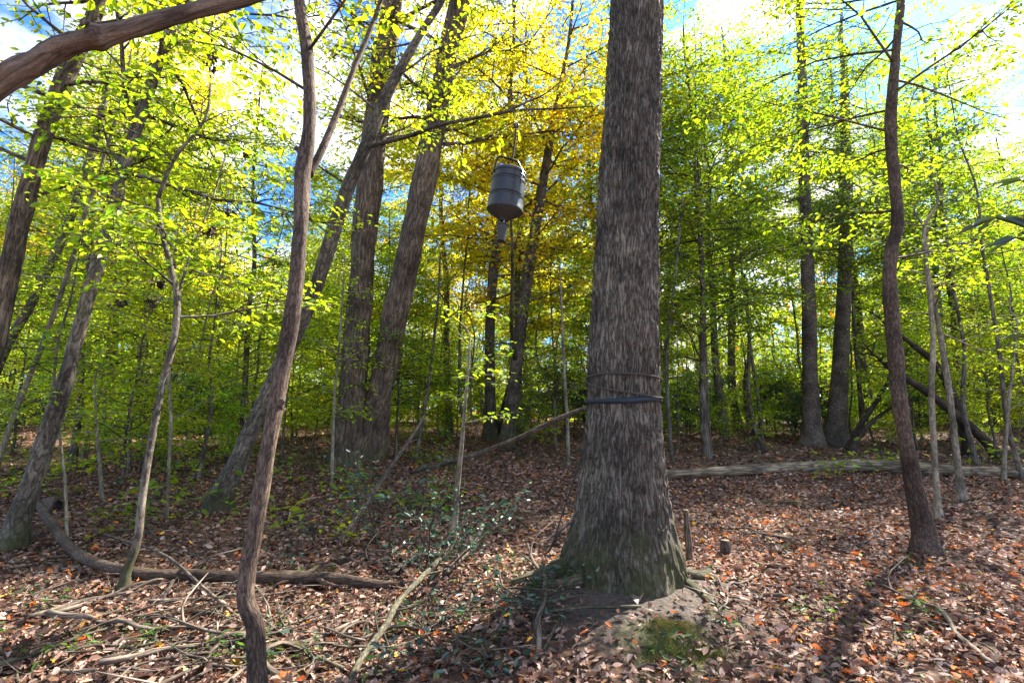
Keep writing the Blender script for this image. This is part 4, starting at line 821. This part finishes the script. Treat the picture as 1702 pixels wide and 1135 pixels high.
def canopy_ok(x, y, px): return (y > 17 or px < 500) and not (430 < px < 560 and y < 24) and not (x > 2 and y < 19) 
LANDM = [(0, 'the left edge'), (120, 'the mossy left trunk'), (280, 'the crooked tree'), (500, 'the nearest left trunk'), (640, 'the joined pair of trunks'), (843, 'the feeder'), (1045, 'the big strapped trunk'), (1340, 'the left conifer'), (1480, 'the curved trunk')]
ORD = ['first', 'second', 'third', 'fourth', 'fifth', 'sixth', 'seventh', 'eighth', 'ninth', 'tenth', 'eleventh', 'twelfth']
def rank_labels(pts, kind):
    out = {}; o = sorted(pts, key=lambda q: px_of(*q)); cnt = {}
    for q in o:
        p_ = px_of(*q)
        if p_ < 0 or p_ > 1702: out[q] = kind + (' outside the left edge' if p_ < 0 else ' outside the right edge') + ', reaching in'; continue
        nm = [b for a, b in LANDM if a <= p_][-1]; cnt[nm] = cnt.get(nm, 0) + 1; out[q] = ORD[min(cnt[nm], 12) - 1] + ' ' + kind + ' counting right from ' + nm
    return out
cpl = try_place(50, 13, 42, 2.6, canopy_ok, 2); CL = rank_labels(cpl, 'tall background tree')
for (x, y) in cpl:
    px = px_of(x, y); u = rng.random()
    if 690 < px < 1000: col = YELLOW if u < .8 else GOLD
    elif px < 690: col = YGREEN if u < .45 else FRESH if u < .65 else YELLOW
    else: col = FRESH if u < .4 else YGREEN
    plant(CANOPY[int(rng.integers(0, 3))], x, y, rng.uniform(.8, 1.15), rng.uniform(0, 6.28), jitcol(col), 'canopy_tree', CL[(x, y)], 'tree', 'tall trees of the background woods')
for (x, y) in try_place(75, 14, 34, 1.0, lambda x, y, px: (px > 1420) or (px > 1120 and y > 22) or px < 350 or (y > 19), 3):
    plant(BUSH[int(rng.integers(0, 2))], x, y, rng.uniform(.7, 1.25), rng.uniform(0, 6.28), jitcol((.045, .09, .025), .2), 'laurel_bush', 'dark evergreen bush in the back shade ' + zone(x, y), 'bush', 'dark evergreen bushes under the trees', lmat='leaf_gloss')
for (x, y) in try_place(80, 11.5, 34, .8, lambda x, y, px: y > (9 if px < 400 else 12 if px < 720 else 15.5), 5):
    plant(UNDER[3], x, y, rng.uniform(.35, .7), rng.uniform(0, 6.28), jitcol(np.array([FRESH, YGREEN, GREEN][int(rng.integers(0, 3))]) * 1.3), 'low_shrub', 'low bright green shrub in the back thicket ' + zone(x, y), 'shrub', 'low green shrubs of the background thicket')
# many bare thin stems in the depth
stem_meshes = []
for k in range(5):
    g_ = np.random.default_rng(300 + k); n = 14; Ht = [7, 9, 11, 6, 8][k]; pts = np.stack([np.cumsum(g_.normal(0, .09, n)), np.cumsum(g_.normal(0, .09, n)), np.linspace(-.2, Ht, n)], -1); pts[:, :2] -= pts[0, :2]
    b = MB(); b.tube(catmull(pts, 26), np.linspace(.035, .012, 26) * [1, 1.3, 1.6, .8, 1.1][k], 7, rough=.03)
    for q in range(7):
        i = int(g_.integers(5, 13)); d = nrm(g_.normal(0, 1, 3) * [1, 1, .2] + [0, 0, .5]); b.tube(catmull([pts[i], pts[i] + d * .5, pts[i] + d * 1.0 + [0, 0, .1]], 6), np.linspace(.01, .003, 6), 4, cap=False)
    stem_meshes.append(b.mesh('thin_sapling', M[['bark_pale', 'bark_far', 'bark_grey', 'bark_far', 'bark_pale'][k]], np.zeros(3)))
for (x, y) in try_place(85, 10, 34, .5, lambda x, y, px: y > (9.5 if px < 350 else 13 if px < 1100 else 15), 4):
    o = bpy.data.objects.new('thin_sapling', stem_meshes[int(rng.integers(0, 5))]); COL.objects.link(o); o.location = (x, y, float(H(x, y))); s = rng.uniform(.7, 1.3); o.scale = (s, s, rng.uniform(.7, 1.2)); o.rotation_euler = (rng.normal(0, .07), rng.normal(.03 if x > 0 else -.03, .08), rng.uniform(0, 6.28))
    tag(o, 'thin bare stem in the back thicket ' + zone(x, y), 'sapling', 'thin bare stems in the background thicket')
# off-frame canopy to the sun side: the neighbours that shade the floor
for (x, y, s, k) in [(24, 13, 1.0, 1), (-8, 2, 1.0, 2)]:
    plant(CANOPY[k], x, y, s, rng.uniform(0, 6), jitcol(FRESH), 'canopy_tree', 'tall leafy tree standing just outside the picture', 'tree', 'tall trees around the clearing')

for (x, y, s, k, lab) in [(5.4, 14.5, .95, 2, 'green maple with a thin trunk between the big trunk and the conifers'), (8.2, 20, 1.0, 0, 'tall green tree just left of the left conifer'), (18, 21, .9, 0, 'tall green tree at the right edge behind the thin saplings')]:
    plant(CANOPY[k], x, y, s, rng.uniform(0, 6), jitcol(FRESH, .05), 'canopy_tree', lab, 'tree', 'tall trees of the background woods')
for (x, y, s, k, col_, lab) in [(-10.5, 12.5, .8, 2, YGREEN, 'yellow green tree filling the upper left corner'), (-13, 16.5, .85, 0, FRESH, 'tall green tree behind the left edge trunks'), (-7.6, 14.6, .85, 2, YGREEN, 'yellow green tree high behind the crooked tree'), (4.3, 15.8, .9, 0, FRESH, 'tall green tree rising right beside the strapped trunk'), (.3, 17.5, .9, 0, YELLOW, 'tall lemon yellow tree behind the feeder'), (-2.3, 19, .95, 0, YELLOW, 'tall yellow tree just right of the joined trunks'), (-5.5, 17, .9, 2, YGREEN, 'tall yellow green tree seen between the nearest left trunk and the joined trunks'), (10.5, 24, 1.05, 1, FRESH, 'tallest green tree behind the two conifers'), (3.4, 21, 1.0, 0, YGREEN, 'tall yellow green tree showing just right of the strapped trunk'), (17.5, 25, 1.05, 1, FRESH, 'tall green tree far behind the curved trunk')]:
    plant(CANOPY[k], x, y, s, rng.uniform(0, 6), jitcol(col_, .05), 'canopy_tree', lab, 'tree', 'tall trees of the background woods')
# far wood as one mass
def far_wood():
    g = np.random.default_rng(9); tr = MB(); lf = MB()
    for _ in range(260):
        y = g.uniform(40, 75); x = g.uniform(-1.15, 1.15) * y; z0 = float(H(x, y)); h = g.uniform(9, 20)
        tr.tube(np.array([[x, y, z0 - .3], [x + g.normal(0, .4), y, z0 + h * .5], [x + g.normal(0, 1), y, z0 + h]]), [g.uniform(.08, .22), .1, .03], 5, cap=False)
    C = []; cc = []
    pal = np.array([GREEN, FRESH, YGREEN, YGREEN, YELLOW, ORANGE, FRESH])
    for _ in range(1500):
        y = g.uniform(35, 74); x = g.uniform(-1.15, 1.15) * y; z = float(H(x, y)) + (g.uniform(.2, 2.5) if g.random() < .35 else g.uniform(1, 9) if g.random() < .6 else g.uniform(7, 20)); m = 60
        C.append(np.stack([g.normal(x, 1.7, m), g.normal(y, 1.7, m), g.normal(z, .9, m)], -1)); cc.append(np.tile(pal[g.integers(0, 7)] * g.uniform(.7, 1.3), (m, 1)) * shade(m, g))
    C = np.vstack(C); cc = np.vstack(cc); n = len(C); C[:, 2] = np.maximum(C[:, 2], H(C[:, 0], C[:, 1]) + .1)
    lf.leaves(C, g.normal(0, 1, (n, 3)), np.array([0, 0, 1.0]) + g.normal(0, .6, (n, 3)), g.uniform(.2, .48, n), .7, .1, .1, cc)
    o = lf.build('far_wood', M['leaf'], smooth=False); tag(o, 'distant leafy wood closing the view', None, None, 'stuff')
    o2 = tr.build('far_trunks', M['bark_far']); tag(o2, 'thin trunks of the distant wood', None, None, 'stuff')
far_wood()
# rhododendron leaves hanging in from the right edge, close to the camera
g = Grow(401, leaf=.17, w=.27, dens=.8, flat=.5, droop=.5); rbx = np.array([2.75, 2.3, float(H(2.75, 2.3))])
ro = empty('rhododendron_bush', rbx, 'rhododendron with long dark leaves reaching in from the right edge', 'bush')
st = catmull([rbx - [0, 0, .1], rbx + [.05, 0, .8], rbx + [-.02, .0, 1.6], rbx + [-.1, .05, 2.3]], 20); g.B.tube(st, np.linspace(.03, .012, 20), 10)
for tgt, fr in ((P(1655, 362, 2.25), 18), (P(1690, 395, 2.3), 17), (P(1700, 300, 2.4), 19), (P(1720, 560, 2.5), 9)):
    f = catmull([st[fr], (st[fr] + tgt) / 2 + [0, 0, .06], tgt], 10); g.B.tube(f, np.linspace(.009, .004, 10), 6)
    m = 7; a = np.arange(m) * 2.4; d = np.stack([np.cos(a), np.sin(a) * .8, -.35 + 0 * a], -1) + nrm(f[-1] - f[-2]) * .6 + g.g.normal(0, .15, (m, 3))
    g.p.append(np.tile(tgt, (m, 1))); g.d.append(d); g.n.append(np.array([0, 0, 1]) + g.g.normal(0, .3, (m, 3))); g.s.append(g.g.uniform(.10, .16, m))
g.B.build('stem', M['bark_brown'], ro, rbx)
for i in range(len(g.p)):
    for k in range(len(g.p[i])):
        b = MB(); b.leaves(g.p[i][k:k + 1], g.d[i][k:k + 1], g.n[i][k:k + 1], g.s[i][k:k + 1], .27, .1, .12, shade(1, g.g, .15, .05)); o = b.build('leaf', M['leaf_gloss'], ro, rbx); o.color = (.03, .055, .025, 1)

# ------------------------------------------------------------------ holly and small plants
def holly(name, label, px, py, n, Lr, leaf, seed, spread=.5, col=(.03, .075, .04), group=None, cat='bush', lift=.9, dens=.35):
    b0 = G(px, py); g = Grow(seed, leaf=leaf, w=.5, dens=dens, flat=.8, droop=.2); root = empty(name, b0, label, cat, group)
    for i in range(n):
        a = g.g.uniform(0, 6.28); s = g.g.uniform(0, spread * .5); p0 = b0 + [math.cos(a) * s, math.sin(a) * s, 0]; p0[2] = float(H(p0[0], p0[1])) - .02
        d = nrm(np.array([math.cos(a) * spread * 1.2, math.sin(a) * spread * 1.2, lift]) + g.g.normal(0, .15, 3)); L = g.g.uniform(*Lr); g.spray(p0, d, L, .004 + L * .004, 1, nside=int(5 + L * 4))
    g.B.build('stems', M['twig'], root, b0); c = g.leafmb(v=.3, hue=.1).build('leaves', M['leaf_gloss'], root, b0, smooth=False); c.color = (*col, 1); return root
holly('holly_bush', 'sprawling holly with dark spiny leaves in the middle foreground', 705, 960, 12, (.5, 1.05), .062, 501, .55)
holly('holly_bush', 'low holly branches nearest the bottom edge', 655, 1075, 6, (.25, .6), .065, 502, .8, lift=.5)
holly('holly_bush', 'small holly sprays at the left foot of the big trunk', 860, 985, 5, (.3, .6), .055, 503, .6, lift=.6)
holly('holly_bush', 'upright holly sprig with larger leaves in front of the leaning pole', 640, 905, 5, (.6, 1.1), .075, 504, .3)
holly('holly_bush', 'low holly sprig right of the bottom stick', 770, 1060, 4, (.2, .4), .06, 505, .8, lift=.5)
holly('holly_bush', 'holly sprig beside the nearest left trunk', 500, 930, 4, (.25, .5), .06, 506, .6)
g_ = np.random.default_rng(12); seedm = []
for k in range(4):
    g = Grow(520 + k, leaf=.07, w=.5, dens=.6, flat=.3)
    for i in range(3): g.spray([0, 0, 0], [g.g.normal(0, .6), g.g.normal(0, .6), .8], .28, .003, 2, nside=3)
    seedm.append((g.B.mesh('stem', M['twig'], np.zeros(3)), g.leafmb().mesh('leaves', M['leaf'], np.zeros(3), smooth=False)))
sc_ = 0
while sc_ < 46:
    px, py = g_.uniform(0, 1702), g_.uniform(770, 1120)
    if 930 < px < 1160 and py < 1010: continue
    p = G(px, py); root = empty('seedling', p, 'tiny green seedling in the litter ' + zone(p[0], p[1]), 'plant', 'seedlings in the leaf litter'); s = g_.uniform(.4, .85); root.scale = (s, s, s * .8); root.rotation_euler = (0, 0, g_.uniform(0, 6.28))
    a, b = seedm[sc_ % 4]; o = bpy.data.objects.new('stem', a); COL.objects.link(o); o.parent = root; o = bpy.data.objects.new('leaves', b); COL.objects.link(o); o.parent = root; o.color = (*jitcol((.05, .10, .02)), 1); sc_ += 1
for k, (x, y) in enumerate(try_place(44, 6.0, 14, .45, lambda x, y, px: (-50 < px < 760 or (px > 1120 and y > 11)) and abs(x - base_main[0]) > .8, 6)):
    root = empty('low_plant', (x, y, float(H(x, y))), 'ankle high green leafy plant on the floor ' + zone(x, y), 'plant', 'leafy plants on the middle floor'); s = g_.uniform(1.3, 2.4); root.scale = (s, s, s); root.rotation_euler = (0, 0, g_.uniform(0, 6.28))
    a, b = seedm[k % 4]; o = bpy.data.objects.new('stem', a); COL.objects.link(o); o.parent = root; o = bpy.data.objects.new('leaves', b); COL.objects.link(o); o.parent = root; o.color = (*jitcol([FRESH, YGREEN, GREEN][k % 3]), 1)
# scattered fallen twigs
tm = []
for k in range(8):
    q = np.random.default_rng(600 + k); L = q.uniform(.5, 1.5); n = 9; pts = np.stack([np.linspace(-L / 2, L / 2, n), np.cumsum(q.normal(0, L * .025, n)), .012 + .02 * np.abs(q.normal(0, .6, n))], -1)
    b = MB(); b.tube(catmull(pts, 18), np.linspace(.011, .004, 18) * q.uniform(.6, 1.2), 6, rough=.06)
    for _ in range(3):
        i = int(q.integers(2, 8)); e = pts[i] + [q.uniform(.1, .3), q.choice([-1, 1]) * q.uniform(.1, .3), q.uniform(0, .12)]; b.tube(catmull([pts[i], (pts[i] + e) / 2 + q.normal(0, .02, 3), e], 6), np.linspace(.005, .002, 6), 4, cap=False)
    tm.append(b.mesh('fallen_twig', M[['wood_dead', 'twig', 'wood_mossy', 'wood_dead'][k % 4]], np.zeros(3)))
k = 0
while k < 270:
    px = g_.uniform(-20, 1720) if k % 3 == 0 else g_.uniform(-20, 900); py = 745 + 380 * g_.random() ** 1.3; p = G(px, py)
    if math.hypot(p[0] - base_main[0], p[1] - TY) < .75: continue
    o = bpy.data.objects.new('fallen_twig', tm[k % 8]); COL.objects.link(o); a = g_.uniform(0, 6.28); e = .3
    gx = (float(H(p[0] + e, p[1])) - float(H(p[0] - e, p[1]))) / (2 * e); gy = (float(H(p[0], p[1] + e)) - float(H(p[0], p[1] - e))) / (2 * e)
    o.rotation_euler = (Vector((-gx, -gy, 1)).to_track_quat('Z', 'Y').to_matrix() @ Matrix.Rotation(a, 3, 'Z')).to_euler()
    o.location = p + [0, 0, .012]; s = g_.uniform(.5, 1.3) if k % 4 else g_.uniform(1.2, 2.2); o.scale = (s, s, s * .8); tag(o, 'thin dead twig on the ' + ('near' if p[1] < 5 else 'middle' if p[1] < 9 else 'far') + ' floor ' + zone(p[0], p[1]), 'twig', 'dead twigs scattered on the leaf litter'); k += 1

# ------------------------------------------------------------------ leaf litter
PAL = np.array([(.026, .016, .012), (.050, .029, .021), (.080, .047, .034), (.120, .077, .058), (.165, .112, .086), (.21, .155, .13), (.33, .10, .022), (.36, .20, .025), (.09, .11, .035)])
PW = np.array([.16, .20, .22, .19, .15, .07, .013, .008, .012]); PW = PW / PW.sum()
def litter_cols(n, g, warm): 
    w = PW.copy(); c = PAL[g.choice(len(PAL), n, p=w)]; k = (g.random(n) < warm); c[k] = np.array([.34, .115, .03]) * g.uniform(.6, 1.1, (k.sum(), 1)); return c * np.array([2.3, 2.12, 2.02]) * g.uniform(.75, 1.2, (n, 1))
def litter(n, y0, y1, size, g, lobed, power=1.0, margin=1.0):
    y = y0 + (y1 - y0) * g.random(n) ** power; x = g.uniform(-1, 1, n) * (y * 1.06 + margin)
    d2 = np.hypot((x - base_main[0] - .03) / .85, (y - 3.62) / .5); dm = np.hypot(x - base_main[0], (y - TY + .15)); k = (dm > .45) & ((d2 > 1) | (g.random(n) < .42 + .5 * np.clip(d2, 0, 1) ** 3)) & (g.random(n) < np.clip((dm - .35) / .9, .1, 1)); x, y = x[k], y[k]; n = len(x)
    z = H(x, y) + g.uniform(.004, .05, n) ; a = g.uniform(0, 6.28, n)
    tilt = g.normal(0, .30, n); d = np.stack([np.cos(a), np.sin(a), tilt], -1); nr = np.array([0, 0, 1.0]) + g.normal(0, .38, (n, 3))
    s = size * g.uniform(.55, 1.25, n); warm = .012 + .045 * sstep(0, 3, x) * (1 - sstep(6, 14, y))
    c = litter_cols(n, g, warm); b = MB(); b.leaves(np.stack([x, y, z], -1) - d * s[:, None] * .5, d, nr, s, g.uniform(.45, .8) if lobed else .6, g.uniform(-.15, .35, n), g.uniform(-.15, .3, n), c, lobed); return b
g_ = np.random.default_rng(77)
root_l = litter(11500, 1.3, 5.2, .080, g_, True, .62, .7).build('leaf_litter', M['litter'], smooth=False); tag(root_l, 'curled brown fallen leaves covering the near floor', None, None, 'stuff')
o = litter(17000, 1.3, 6.5, .062, g_, False, .62, .7).build('leaf_litter', M['litter'], smooth=False); tag(o, 'small dry fallen leaves filling the near floor', None, None, 'stuff')
o = litter(54000, 5, 13, .078, g_, False, .7, 1).build('leaf_litter', M['litter'], smooth=False); tag(o, 'dry fallen leaves over the middle of the floor', None, None, 'stuff')
o = litter(42000, 11, 32, .12, g_, False, .7, 1).build('leaf_litter', M['litter'], smooth=False); tag(o, 'dry fallen leaves on the far floor', None, None, 'stuff')
n = 22000; a = g_.uniform(0, 6.28, n); q = g_.normal(0, 1, (n, 2)); cl = np.array([(TX + .02, 3.62), (TX + .16, 3.45), (TX - .08, 3.38), (TX + .1, 3.75)])[g_.integers(0, 4, n)]
mxy = cl + q * [.085, .05]; b = MB(); b.leaves(np.stack([mxy[:, 0], mxy[:, 1], H(mxy[:, 0], mxy[:, 1]) - .002], -1), np.stack([g_.normal(0, .5, n), g_.normal(0, .5, n), np.ones(n)], -1), g_.normal(0, 1, (n, 3)), g_.uniform(.004, .010, n), .7, .1, .1, np.array([.15, .16, .04]) * g_.uniform(.5, 1.4, (n, 1)))
o = b.build('moss_patch', M['litter'], smooth=False); tag(o, 'olive green moss patches on the bare mound in front of the big trunk', None, None, 'stuff')
# the leaves that show largest: each a piece of its own
lv = []
for k in range(14):
    q = np.random.default_rng(900 + k); b = MB(); c = (PAL[[3, 4, 5, 2, 4, 3, 5, 3, 7, 4, 2, 6, 1, 4][k]] * q.uniform(.9, 1.1))[None]
    b.leaves([[-.5, 0, 0]], [[1, 0, 0]], [[0, 0, 1.0]], [1.0], [.55, .8, .6, .7][k % 4], [q.uniform(.05, .35)], [q.uniform(-.1, .3)], c, lobed=k % 3 != 0); lv.append(b.mesh('leaf', M['litter'], np.zeros(3), smooth=False))
k = 0
while k < 300:
    y = 1.5 + 2.6 * g_.random() ** .8; x = g_.uniform(-1, 1) * (y * 1.0 + .1); dm = math.hypot(x - base_main[0], y - TY)
    if dm < .6 or (math.hypot((x - base_main[0]) / .8, (y - 3.6) / .45) < 1 and g_.random() < .85): continue
    o = bpy.data.objects.new('leaf', lv[int(g_.integers(0, 14))]); COL.objects.link(o); o.parent = floor; s = g_.uniform(.06, .13); o.scale = (s, s, s); o.location = (x, y, float(H(x, y)) + g_.uniform(.03, .05)); o.rotation_euler = (g_.normal(0, .35), g_.normal(0, .35), g_.uniform(0, 6.28)); k += 1
tris = sum(len(m.loops) - 2 * len(m.polygons) for m in bpy.data.meshes); print('unique triangles', tris, 'objects', len(bpy.data.objects), 'leaves', LEAFCOUNT)
